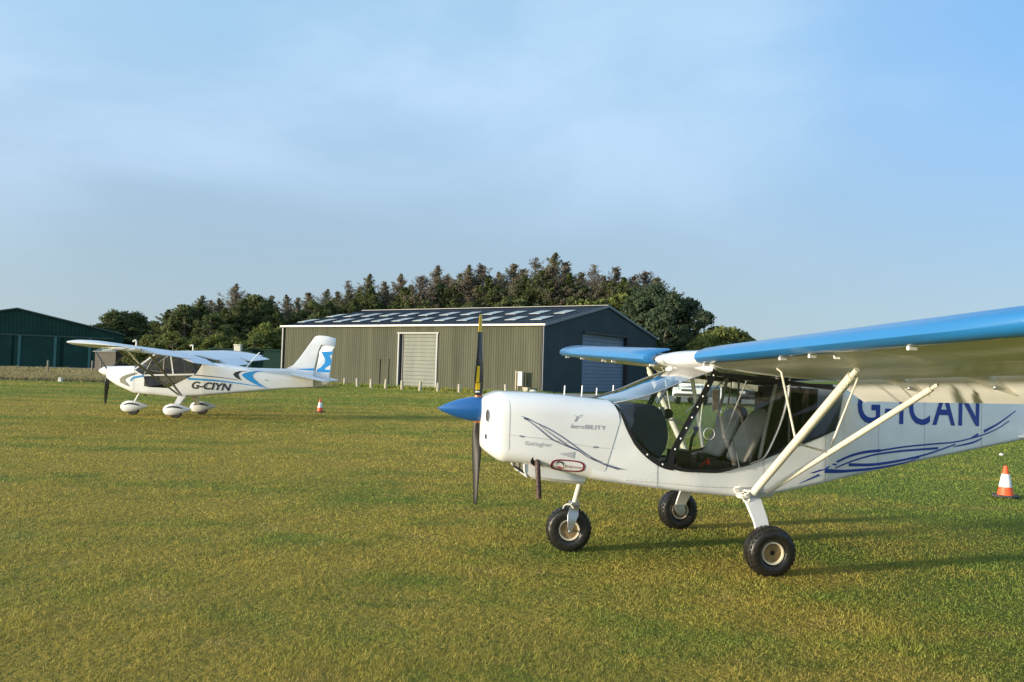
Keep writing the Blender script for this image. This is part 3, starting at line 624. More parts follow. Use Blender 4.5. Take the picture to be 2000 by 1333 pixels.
# ------------------------------------------------------------------ near aeroplane: high-wing microlight
AX = tag(empty('light_aircraft', (2.04, 7.69, 0), R(190.7)), 'white high-wing aeroplane with blue leading edges, blue spinner and clear cockpit doors, nearest the camera', 'aeroplane')
# local frame: x forward (nose), y to port (towards the camera), z up
hwf = lambda x: lerp(x, [-4.1, -.75, .5, 1.0, 2.0, 2.25, 2.36], [.06, .56, .56, .50, .38, .32, .28])
zbf = lambda x: lerp(x, [-4.1, -3.203, -1.265, -.143, .103, .856, 1.345, 1.667, 1.98, 2.16, 2.3], [1.225, 1.093, .797, .578, .578, .647, .704, .764, .83, .845, .93])
def rsec(x, hw, zb, zt, rt, rb, n=6, crown=0):
    o = []
    for cx, cz, r, a0 in ((hw - rb, zb + rb, rb, -90), (hw - rt, zt - rt, rt, 0), (-hw + rt, zt - rt, rt, 90), (-hw + rb, zb + rb, rb, 180)):
        for i in range(n + 1):
            a = R(a0 + 90 * i / n); y = cx + r * math.cos(a); z = cz + r * math.sin(a)
            if crown and z > zt - rt: z += crown * (1 - (y / hw) ** 2) * (z - zt + rt) / rt
            o.append((x, y, z))
    return o
ztf = lambda x: lerp(x, [1.17, 1.35, 1.67, 1.98, 2.19, 2.3], [1.385, 1.40, 1.43, 1.44, 1.44, 1.42])
def cowl_y(x, z):
    """side of the cowling / fuselage at (x, z)"""
    hw = hwf(x)
    if x < 1.16: 
        return hw
    zb, zt = zbf(x), ztf(x); rt, rb = .17, .11
    if z > zt - rt: return hw - rt + math.sqrt(max(0, rt * rt - (z - zt + rt) ** 2))
    if z < zb + rb: return hw - rb + math.sqrt(max(0, rb * rb - (zb + rb - z) ** 2))
    return hw
# cowling
rear = lambda z: lerp(z, [.704, .929, 1.154, 1.332, 1.43], [1.344, 1.246, 1.175, 1.198, 1.262])
c = MB(); secs = []
for x, hw, zb, zt, rt, rb in ((2.354, .15, 1.0, 1.33, .07, .06), (2.350, .195, .965, 1.365, .09, .07), (2.338, .221, .943, 1.384, .10, .08), (2.318, .242, .925, 1.395, .115, .09), (2.275, .280, .890, 1.414, .135, .10), (2.238, .307, .866, 1.428, .15, .11), (2.21, .326, .850, 1.438, .16, .11), (2.18, .338, .84, 1.442, .17, .11), (2.15, .345, .838, 1.442, .17, .11)):
    secs.append(rsec(x, hw, zb, zt, rt, rb, crown=.015))
for x in (1.98, 1.8, 1.67, 1.5): secs.append(rsec(x, hwf(x), zbf(x), ztf(x), .17, .11, crown=.015))
last = [(rear(z), y * (hwf(rear(z)) + .003) / (hwf(1.26) + .006), z) for x, y, z in rsec(1.30, hwf(1.26) + .006, zbf(1.3) - .003, 1.395, .17, .11, crown=.015)]
secs.append(last); c.loft(secs, caps=(True, False))
cowl = c.build('cowling', M['white'], AX, smooth=50)
# air intakes in the nose bowl: flat black discs stand in for their shade
for s in (1, -1):
    nn_ = Vector((.63, .777 * s, 0)); tt_ = Vector((-.777 * s, .63, 0))
    for cx, cy, zz, ru, rz in ((2.318, .242, 1.245, .017, .056), (2.328, .233, 1.06, .008, .022)):
        for prof_, nm, mm in (([(1.12, -.004), (1.05, .008), (.95, .010), (.88, -.006)], 'intake_lip', M['white']), ([(.02, .004), (.93, .004)], 'intake_shade', M['black'])):
            k = MB(); k.lathe(prof_, (0, 0, 0), (1, 0, 0), 20, close=nm != 'intake_shade')
            k.v = [tuple(Vector((cx, s * cy, zz)) + nn_ * x + tt_ * y * ru + Vector((0, 0, z * rz))) for x, y, z in k.v]; k.build(nm, mm, cowl)
# boot cowl behind the firewall
c = MB(); c.loft([rsec(x, hwf(x) - .0005, zbf(x) + .0005, ztf(x) - .012, .165, .06, crown=.015) for x in (1.42, 1.3, 1.166)], caps=(False, False)); c.build('boot_cowl', M['white_panel'], AX, smooth=50)
# cabin tub (open top follows the lower edge of the glazing)
SILL = [(1.17, 1.30), (1.117, 1.178), (1.07, 1.095), (1.023, 1.023), (.935, .935), (.839, .871), (.77, .841), (.61, .809), (.45, .804), (.279, .803), (.12, .84), (-.038, .882), (-.25, .965), (-.485, 1.047), (-.738, 1.143), (-.86, 1.19), (-.895, 1.28), (-.93, 1.45), (-.955, 1.60)]
zs = lambda x: lerp(-x, [-q[0] for q in SILL], [q[1] for q in SILL])
def usec(x, top, off=0, rb=.045):
    hw = hwf(x) - off; zb = zbf(x) + off; o = [(x, hw, top)]
    o += [(x, hw, zb + rb + (top - zb - rb) * k) for k in (.66, .33)]
    o += [(x, hw - rb + rb * math.cos(R(a)), zb + rb - rb * math.sin(R(a))) for a in (0, 30, 60, 90)]
    o += [(x, -y, z) for _, y, z in o[::-1]]
    return o
xs = sorted(set([q[0] for q in SILL] + list(np.linspace(1.17, -.955, 26))), reverse=True)
c = MB(); c.loft([usec(x, zs(x)) for x in xs], closed=False); tub = c.build('fuselage', M['white_panel'], AX, smooth=40, solid=.012)
c = MB(); c.loft([usec(x, zs(x) - .03, .018) for x in xs if x > -.70], closed=False); c.build('cabin_lining', M['dark'], AX)
# tail cone
c = MB(); c.loft([rsec(x, hwf(x), zbf(x), zt, .05, .045) for x, zt in ((-.95, 1.60), (-1.5, 1.585), (-2.5, 1.54), (-3.5, 1.49), (-4.1, 1.46))]); tail = c.build('tail_cone', M['white_panel'], AX, smooth=40)
# seams and lower lip
def ribbon(pts, w, yf, off=.003, s=1, smooth_n=5):
    P = dens(pts, smooth_n) if smooth_n > 1 and len(pts) > 2 else pts
    n = len(P); vs = []; fs = []
    for i, (x, z) in enumerate(P):
        a = P[max(i - 1, 0)]; b = P[min(i + 1, n - 1)]; d = Vector((b[0] - a[0], b[1] - a[1])).normalized(); nn = Vector((-d.y, d.x))
        ww = (w(i / (n - 1)) if callable(w) else w) / 2
        for k in (1, -1):
            X, Z = x + nn.x * ww * k, z + nn.y * ww * k; vs.append((X, s * (yf(X, Z) + off), Z))
    for i in range(n - 1): fs.append((2 * i, 2 * i + 1, 2 * i + 3, 2 * i + 2))
    return vs, fs
def poly(pts, yf, off=.003, s=1): return [(x, s * (yf(x, z) + off), z) for x, z in pts], [tuple(range(len(pts)))]
fl = lambda x, z: hwf(x)
for pts_, w_, par in (([(.842, .90), (.842, .66)], .006, tub), ([(1.33, .715), (.856, .662), (.40, .617), (.103, .593), (-.12, .590)], .010, tub), ([(-.14, .62), (-.14, .93)], .004, tub), ([(-.75, .72), (-.75, 1.13)], .005, tub), ([(1.12, .715), (.842, .70), (.3, .665), (-.14, .668)], .0035, tub),
                       ([(-1.35, .82), (-1.35, 1.55)], .004, tail), ([(-1.9, .92), (-1.9, 1.55)], .004, tail), ([(-2.62, 1.02), (-2.62, 1.5)], .004, tail), ([(-.98, .765), (-1.35, .835), (-1.9, .92), (-3.2, 1.115)], .006, tail)):
    MB().add(*ribbon(pts_, w_, fl, .0022)).build('panel_seam', M['seam'], par, smooth=0)
for s in (1, -1):
    MB().add(*ribbon([(2.14, .86), (2.14, 1.15), (2.14, 1.33), (2.14, 1.41)], .004, cowl_y, .003, s)).build('cowl_seam', M['seam'], cowl, smooth=0); MB().add(*ribbon([(2.13, 1.085), (1.8, 1.055), (1.42, .998), (1.23, .99)], .0035, cowl_y, .0028, s)).build('cowl_seam', M['seam'], cowl, smooth=0)
c = MB()
for x, z in ((2.03, 1.075), (2.05, 1.08), (1.40, 1.0), (1.385, .998)): c.box((x, cowl_y(x, z) + .003, z), (.03 if x != 2.05 else .012, .006, .012))
c.build('cowl_fastener', M['mark_grey'], cowl, smooth=0)
def rivets(rows, par, s=1):
    k = MB()
    for (x0, z0), (x1, z1) in rows:
        n_ = max(2, int(math.hypot(x1 - x0, z1 - z0) / .055))
        for i in range(n_ + 1):
            x = x0 + (x1 - x0) * i / n_; z = z0 + (z1 - z0) * i / n_; y = s * (hwf(x) + .0005); r_ = .0042
            k.add([(x - r_, y, z), (x, y, z - r_), (x + r_, y, z), (x, y, z + r_), (x, y + s * .0022, z)], [(0, 1, 4), (1, 2, 4), (2, 3, 4), (3, 0, 4)])
    k.build('rivet_rows', M['mark_light'], par, smooth=0)
rivets([((.855, .90), (.855, .67)), ((.829, .90), (.829, .67)), ((1.10, .735), (-.12, .645)), ((-.155, .64), (-.155, .90)), ((-.735, .74), (-.735, 1.12)), ((-.20, .96), (-.72, 1.10)), ((.60, .78), (.0, .83))], tub)
rivets([((-1.365, .85), (-1.365, 1.5)), ((-1.885, .95), (-1.885, 1.5)), ((-2.635, 1.05), (-2.635, 1.48)), ((-1.0, .79), (-1.35, .855)), ((-1.37, .86), (-1.9, .945)), ((-1.92, .95), (-3.15, 1.13)), ((-1.05, 1.10), (-1.85, 1.14)), ((-1.93, 1.14), (-2.6, 1.20))], tail)
# radiator scoop under the cowling
c = MB()
def bsec(x, hw, z0, z1): return [(x, hw, z0 + .03), (x, hw, z1), (x, -hw, z1), (x, -hw, z0 + .03), (x, -hw + .04, z0), (x, hw - .04, z0)]
c.loft([bsec(1.985, .30, .735, .86), (bsec(1.93, .31, .70, .86)), bsec(1.7, .33, .672, .83), bsec(1.45, .34, .648, .79), bsec(1.415, .33, .70, .78)], caps=(False, True)); scoop = c.build('radiator_scoop', M['white'], AX, smooth=30)
c = MB(); c.prism([(1.955, .285, .745), (1.955, -.285, .745), (1.955, -.285, .83), (1.955, .285, .83)], (-.03, 0, 0)); c.build('radiator_core', M['cloth'], scoop, smooth=0)
c = MB(); c.tube([(1.99, .30, .83), (1.985, .30, .765), (1.955, .285, .715), (1.95, -.285, .715), (1.985, -.30, .765), (1.99, -.30, .83)], .011, 8); c.build('scoop_rim', M['white'], scoop)
# exhaust
c = MB(); c.tube([(1.86, .25, .90), (1.89, .36, .88), (1.892, .40, .82), (1.888, .412, .74), (1.876, .415, .548)], [.024, .024, .0235, .023, .023], 14); c.build('exhaust_pipe', M['exhaust'], AX)
k = MB(); k.lathe([(.01, .004), (.055, .004), (.062, -.01)], (1.89, cowl_y(1.89, .87) - .012, .868), (0, 1, -.35), 24); k.build('exhaust_hole_shade', M['black'], cowl)  # flat black disc stands in for the shade inside the opening
# ---- markings
def text_mesh(body, shear=0, offset=0, spacing=1):
    cu = bpy.data.curves.new('lettering', 'FONT'); cu.body = body; cu.shear = shear; cu.offset = offset; cu.space_character = spacing; cu.resolution_u = 4
    o = bpy.data.objects.new('lettering', cu); COL.objects.link(o); dg = bpy.context.evaluated_depsgraph_get(); dg.update()
    me = bpy.data.meshes.new_from_object(o.evaluated_get(dg)); vs = np.array([tuple(v.co) for v in me.vertices]); fs = [tuple(p.vertices) for p in me.polygons]
    bpy.data.objects.remove(o); bpy.data.meshes.remove(me); bpy.data.curves.remove(cu)
    vs[:, 0] -= vs[:, 0].min(); return vs, fs
def letter(parent, name, body, p0, p1, h, m, yf, off=.004, shear=0, bold=0, spacing=1, s=1, back=False):
    """lay text from (x,z) p0 to p1 with capital height h on the side surface"""
    vs, fs = text_mesh(body, shear, bold, spacing); ch = text_mesh('H', 0, bold)[0][:, 1].max(); wd = vs[:, 0].max()
    d = Vector((p1[0] - p0[0], p1[1] - p0[1])); L = d.length; d.normalize(); up = Vector((d.y, -d.x)) if not back else Vector((-d.y, d.x))
    if up.y < 0: up = -up
    V = []
    for x, y, _ in vs:
        X = p0[0] + d.x * x / wd * L + up.x * y / ch * h; Z = p0[1] + d.y * x / wd * L + up.y * y / ch * h
        V.append((X, s * (yf(X, Z) + off), Z))
    c = MB(); c.add(V, fs); return c.build(name, m, parent, smooth=0)
letter(tail, 'registration_lettering', 'G-ICAN', (-1.10, 1.262), (-2.585, 1.238), .335, M['mark_blue'], fl, bold=.012, spacing=1.12)
letter(tail, 'registration_lettering', 'G-ICAN', (-2.585, 1.238), (-1.10, 1.262), .335, M['mark_blue'], fl, bold=.012, spacing=1.12, s=-1)
tp = lambda a, b=.3: (lambda u: a * (b + (1 - b) * math.sin(PI * min(1, max(0, u))) ** .7))
dn = lambda a, b: (lambda u: a + (b - a) * u)
c = MB(); A_ = c.add
A_(*ribbon([(-.874, .896), (-1.024, .95), (-1.191, .985), (-1.377, .999)], dn(.020, .028), fl)); A_(*ribbon([(-1.377, .999), (-1.661, 1.033), (-1.986, 1.057), (-2.27, 1.076), (-2.492, 1.114), (-2.665, 1.154), (-2.841, 1.214), (-2.984, 1.288)], dn(.016, .011), fl, .0034))
A_(*ribbon([(-.86, .842), (-1.04, .901), (-1.269, .954), (-1.503, .983), (-1.742, 1.001), (-2.07, 1.018)], dn(.012, .022), fl))
A_(*ribbon([(-1.01, .871), (-1.27, .868), (-1.504, .89), (-1.743, .925), (-1.987, .974), (-2.287, 1.056)], dn(.030, .012), fl, .0036))
A_(*ribbon([(-.743, .815), (-.921, .811), (-1.194, .825), (-1.426, .847), (-1.663, .882), (-1.84, .931)], dn(.034, .007), fl))
A_(*poly([(-.591, .795), (-.808, .866), (-.775, .835), (-.951, .825), (-.951, .803)], fl, .0042))
A_(*ribbon([(-.649, .897), (-.875, .872)], dn(.006, .018), fl)); A_(*ribbon([(-.494, .704), (-.691, .783)], dn(.004, .018), fl))
A_(*ribbon([(-2.648, 1.18), (-2.841, 1.26), (-3.073, 1.389)], dn(.030, .008), fl)); A_(*ribbon([(-2.475, 1.114), (-2.578, 1.154)], dn(.006, .024), fl)); A_(*ribbon([(-2.254, 1.03), (-2.492, 1.069), (-2.631, 1.114)], tp(.018), fl, .0038))
c.build('tail_stripes', M['mark_blue'], tail, smooth=0)
c = MB(); A_ = c.add
A_(*ribbon([(2.05, 1.253), (1.99, 1.232), (1.907, 1.192), (1.81, 1.15), (1.698, 1.087), (1.585, 1.012), (1.488, .945), (1.398, .895), (1.323, .868)], tp(.007), cowl_y, .004))
A_(*ribbon([(2.03, 1.245), (1.921, 1.169), (1.846, 1.112), (1.771, 1.056), (1.659, 1.007), (1.547, .962)], tp(.008), cowl_y, .0046))
A_(*ribbon([(1.907, 1.195), (1.809, 1.121), (1.712, 1.057), (1.637, 1.007), (1.547, .966), (1.457, .909), (1.36, .867)], tp(.007), cowl_y, .0052))
A_(*ribbon([(1.435, .909), (1.323, .853), (1.218, .819), (1.181, .805)], tp(.008), cowl_y, .008)); A_(*ribbon([(1.315, .861), (1.218, .826), (1.129, .809)], tp(.006), cowl_y, .009))
A_(*ribbon([(2.02, 1.235), (1.985, 1.222)], .016, cowl_y, .006))
c.build('cowl_stripes', M['mark_navy'], cowl, smooth=0)
c = MB(); c.add(*poly([(1.712, .936), (1.577, .954), (1.582, .895)], cowl_y, .004)); c.build('grey_wedge', M['mark_light'], cowl, smooth=0)  # flat light grey wedge on the cowling side
letter(cowl, 'cowl_lettering', 'aeroBILITY', (1.615, 1.160), (1.308, 1.150), .036, M['mark_grey'], cowl_y, bold=.004)
letter(cowl, 'cowl_lettering', 'Gallagher', (2.011, 1.004), (1.78, .993), .033, M['mark_light'], cowl_y, bold=.012)
c = MB(); A_ = c.add
A_(*ribbon([(1.585, 1.215), (1.568, 1.235), (1.556, 1.262)], tp(.012, .2), cowl_y, .004)); A_(*ribbon([(1.582, 1.270), (1.566, 1.262), (1.552, 1.252), (1.535, 1.272)], .004, cowl_y, .0045)); A_(*ribbon([(1.530, 1.268), (1.522, 1.277)], .008, cowl_y, .004)); A_(*ribbon([(1.60, 1.20), (1.606, 1.18), (1.600, 1.163)], .004, cowl_y, .004))
c.build('winged_figure_emblem', M['mark_grey'], cowl, smooth=0)
def oval(cx, cz, a, b, tilt, n=40):
    o = []
    for i in range(n):
        u = 2 * PI * i / n; x = math.copysign(abs(math.cos(u)) ** .55, math.cos(u)) * a; z = math.copysign(abs(math.sin(u)) ** .75, math.sin(u)) * b
        o.append((cx + x * math.cos(tilt) - z * math.sin(tilt), cz + x * math.sin(tilt) + z * math.cos(tilt)))
    return o
ox, oz = 1.628, .830; tl = .062
lg = MB(); P = oval(ox, oz, .148, .053, tl); Q = oval(ox, oz, .131, .041, tl)
vs = [(x, cowl_y(x, z) + .004, z) for x, z in P] + [(x, cowl_y(x, z) + .004, z) for x, z in Q]; n = len(P)
lg.add(vs, [(i, (i + 1) % n, (i + 1) % n + n, i + n) for i in range(n)])
lg.build('oval_badge', [M['mark_red']], cowl, smooth=0)
c = MB(); c.add(*ribbon([(ox + .105, oz + .0), (ox + .095, oz + .026), (ox + .07, oz + .034), (ox + .045, oz + .018), (ox + .035, oz - .005)], tp(.012, .15), cowl_y, .005)); c.build('badge_swoosh', M['n_black'], cowl, smooth=0)
c = MB(); c.add(*ribbon([(ox + .095, oz - .005), (ox + .06, oz - .022), (ox + .035, oz - .016)], tp(.012, .2), cowl_y, .005)); c.build('badge_swoosh', M['red'], cowl, smooth=0)
letter(cowl, 'badge_lettering', 'Airbourne', (ox + .035, oz - .012), (ox - .118, oz - .022), .021, M['mark_red'], cowl_y, off=.005, shear=.2)
# ---- propeller
sp = MB(); sp.lathe([(.004, .36), (.020, .335), (.052, .265), (.082, .185), (.103, .10), (.112, .04), (.114, 0), (.112, -.035)], (2.375, 0, 1.287), (1, 0, 0), 32); spin = sp.build('spinner', M['spin_blue'], AX)
sp = MB(); sp.lathe([(.112, 0), (.112, -.03), (.06, -.032)], (2.34, 0, 1.287), (1, 0, 0), 32); sp.lathe([(.06, 0), (.06, -.05)], (2.33, 0, 1.287), (1, 0, 0), 20); sp.build('spinner_backplate', M['black'], spin)
for s in (1, -1):
    pm = MB(); secs = []; N = 14
    prof = [(.09, .028, .026, 85), (.14, .038, .024, 78), (.20, .048, .020, 66), (.28, .054, .018, 55), (.40, .052, .015, 44), (.55, .045, .012, 37), (.70, .038, .010, 33), (.80, .033, .008, 32), (.845, .029, .006, 32), (.862, .018, .003, 33)]
    for r, ch, th_, tw in prof:
        q = []
        for j in range(N):
            a = 2 * PI * j / N; cx = math.cos(a) * ch; tz = math.sin(a) * th_; tw_ = R(tw)
            yy = cx * math.cos(tw_) - tz * math.sin(tw_); xx = cx * math.sin(tw_) + tz * math.cos(tw_)
            q.append((2.372 + xx + 0, yy * s, 1.287 + s * r))
        secs.append(q)
    tips = [i for i, p_ in enumerate(prof) if p_[0] >= .699]
    pm.loft(secs[:tips[0] + 1], caps=(True, False)); 
    pm.loft(secs[tips[0]:], caps=(False, True), mi=1 if s > 0 else 0)
    bl = pm.build('blade', [M['prop'], M['yellow']], spin, smooth=60)
    k = MB(); k.lathe([(.034, .095), (.040, .105), (.036, .125)], (2.372, 0, 1.287), (0, 0, s), 16); k.build('blade_root_seal', M['copper'], bl)
# yellow and white stickers on the upper blade (front face, port edge)
k = MB()
def bl_pt(r, u, off=.004):
    ch = lerp(r, [p[0] for p in prof], [p[1] for p in prof]); th_ = lerp(r, [p[0] for p in prof], [p[2] for p in prof]); tw_ = R(lerp(r, [p[0] for p in prof], [p[3] for p in prof]))
    a = math.acos(max(-1, min(1, u))); cx = math.cos(a) * ch; tz = -math.sin(a) * th_ - off
    return (2.372 + cx * math.sin(tw_) + tz * math.cos(tw_), cx * math.cos(tw_) - tz * math.sin(tw_), 1.287 + r)
for r0, r1, u0, u1, mi in ((.24, .39, .25, .85, 0), (.175, .235, .0, .9, 0), (.15, .165, .0, .9, 1)):
    vs = []; fs = []
    for i in range(5):
        r = r0 + (r1 - r0) * i / 4; vs += [bl_pt(r, u0 + (u1 - u0) * j / 3) for j in range(4)]
    for i in range(4):
        for j in range(3): fs.append((i * 4 + j, i * 4 + j + 1, i * 4 + j + 5, i * 4 + j + 4))
    k.add(vs, fs, mi)
k.build('blade_sticker', [M['yellow'], M['cone_white']], spin, smooth=0)

# ---- wing
LEZ = lambda y: 1.79 + .034 * abs(y)
def afoil(y, xle=.45, zle=None, chord=1.262, inc=7.7, tu=.088, tl=.066, n=16):
    zle = LEZ(y) if zle is None else zle; up = []; lo = []
    for i in range(n + 1):
        c_ = (1 - math.cos(PI * i / n)) / 2; t_ = 2.6 * (.2969 * math.sqrt(c_) - .126 * c_ - .3516 * c_ ** 2 + .2843 * c_ ** 3 - .1036 * c_ ** 4)
        cb = .010 * math.sin(PI * c_)
        for L, hgt in ((up, t_ / .26 * tu * 1.0 + cb), (lo, -t_ / .26 * tl + cb)):
            L.append((-c_ * chord, hgt))
    ring = up + lo[-1:0:-1]; ci, si = math.cos(R(inc)), math.sin(R(inc))
    return [(xle + x * ci - z * -si * -1, y, zle + x * si + z * ci) for x, z in ring]
def slat_sec(y, xo=0, k=1.0):
    o = [(-.02, -.058), (.05, -.060), (.10, -.046), (.128, -.014), (.124, .018), (.095, .048), (.03, .076), (-.07, .098), (-.155, .108), (-.07, .086), (.01, .058), (.058, .03), (.076, 0), (.058, -.03), (0, -.046)]
    return [(.45 + xo + x * k, y, LEZ(y) + .002 + z * k) for x, z in o]
TE = lambda y: LEZ(y) - .17
for s in (1, -1):
    ys = [.625, 1.0, 1.6, 2.2, 3.0, 3.6, 4.20]
    c = MB(); secs = [afoil(s * y) for y in ys]
    for dy, k in ((.06, .93), (.10, .72), (.125, .35)):
        secs.append([(-.17 + (x + .17) * (.96 if k > .8 else .92), s * (4.20 + dy), 1.755 + .034 * 4.3 + (z - 1.755 - .034 * 4.2) * k) for x, y, z in afoil(s * 4.20)])
    c.loft(secs); wg = c.build('wing', M['wing_skin'], AX, smooth=40)
    c = MB(); ss = [slat_sec(s * y) for y in (.64, 1.2, 1.8, 2.6, 3.4, 4.15)]
    ss = [slat_sec(s * .615, -.03, .86)] + ss + [slat_sec(s * 4.20, -.015, .9), slat_sec(s * 4.225, -.03, .6)]; c.loft(ss); sl_ = c.build('slat', M['slat_blue'], wg, smooth=45)
    for y in (.66, 1.94, 2.32, 3.3, 4.1):
        k = MB(); k.box((.47, s * y, LEZ(y) - .062), (.05, .022, .035)); k.box((.42, s * y, LEZ(y) + .01), (.10, .012, .05)); k.build('slat_bracket', M['cone_white'], wg, smooth=0)
    k = MB(); k.tube([(.40, s * 2.46, LEZ(2.46) - .055), (.40, s * 2.47, LEZ(2.46) - .085), (.37, s * 2.48, LEZ(2.46) - .085)], .008, 8); k.build('tie_down_ring', M['cone_white'], wg)
    # flaperon
    c = MB(); fsx = []
    for y in (.60, .64, 2.4, 4.18):
        q = []; zt = TE(y) + (.012 if y > .6 else 0)
        for i in range(20):
            a = 2 * PI * i / 20; u = (1 - math.cos(a)) / 2; t_ = .026 * math.sin(a) * (1 - .55 * u) + .002 * math.copysign(1, math.sin(a) + 1e-6)
            q.append((-.835 - u * .285 + t_ * .53, s * y, zt - u * .195 + t_ * .85))
        fsx.append(q)
    c.loft(fsx); fp = c.build('flaperon', M['wing_skin'], wg, smooth=45)
    for y in (1.55, 2.42, 3.5):
        k = MB(); k.prism([(-.60, s * y, TE(y) - .01), (-.80, s * y, TE(y) - .075), (-.90, s * y, TE(y) - .10), (-1.02, s * y, TE(y) - .13), (-.86, s * y, TE(y) + .0)], (0, .012 * s, 0)); k.build('hinge_bracket', M['cream'], wg, smooth=0)
        k = MB(); k.ball((-.84, s * (y + .01), TE(y) - .075), .016, 5); k.build('hinge_bolt', M['steel'], wg)
    # struts
    f0, f1 = Vector((-.02, s * .615, .628)), Vector((-.02, s * 2.09, 1.725)); r0, r1 = Vector((-.14, s * .615, .630)), Vector((-.62, s * 2.15, 1.635))
    c = MB(); c.tube([f0, f0.lerp(f1, .96)], .034, 14); c.tube([f0.lerp(f1, .93), f1], .020, 8); fs_ = c.build('front_strut', M['cream'], AX)
    c = MB(); c.tube([r0, r0.lerp(r1, .97)], .024, 12); c.tube([r0.lerp(r1, .94), r1], .014, 8); rs_ = c.build('rear_strut', M['cream'], AX)
    for st, a, b, rr, us in ((fs_, f0, f1, .034, (.03, .05, .40, .87, .895, .92)), (rs_, r0, r1, .024, (.03, .06, .42, .90, .925, .95))):
        k = MB()
        for u in us:
            q = a.lerp(b, u) + Vector((.25, s * .75, -.4)).normalized() * rr; k.ball(q, .008, 5)
            q = a.lerp(b, u) + Vector((0, s * .75, .6)).normalized() * rr; k.ball(q, .008, 5)
        k.build('strut_bolts', M['steel'], st)
    c = MB(); jl = f0.lerp(f1, .46); jr = r0.lerp(r1, .42)
    c.tube([jl + Vector((.0, 0, .03)), (.10, s * 1.27, LEZ(1.27) - .135), (.13, s * 1.25, LEZ(1.25) - .105)], .0095, 8); c.build('jury_strut', M['cream'], AX)
    c = MB(); c.tube([jr + Vector((0, 0, .02)), (-.47, s * 1.42, LEZ(1.4) - .20), (-.49, s * 1.42, LEZ(1.4) - .15)], .0085, 8); c.build('jury_strut', M['cream'], AX)
    c = MB(); c.tube([jl, jr], .0085, 8); c.build('jury_strut', M['cream'], AX)
    c = MB(); c.box((-.08, s * .60, .612), (.24, .07, .05)); c.box((.0, s * .60, .63), (.05, .06, .06)); c.build('strut_fitting', M['steel'], AX, bevel=.008)
# centre section between the wings, with the white domed nose
c = MB(); secs = []
for y in (-.628, -.56, -.42, -.2, 0, .2, .42, .56, .628):
    k = 1 - (abs(y) / .63) ** 2.2; secs.append(afoil(y, xle=.455 + .045 * k, zle=LEZ(y) - .008 + .006 * k, tu=.090 + .045 * k, tl=.070 + .012 * k))
c.loft(secs); c.build('cabin_roof', M['white'], AX, smooth=50)

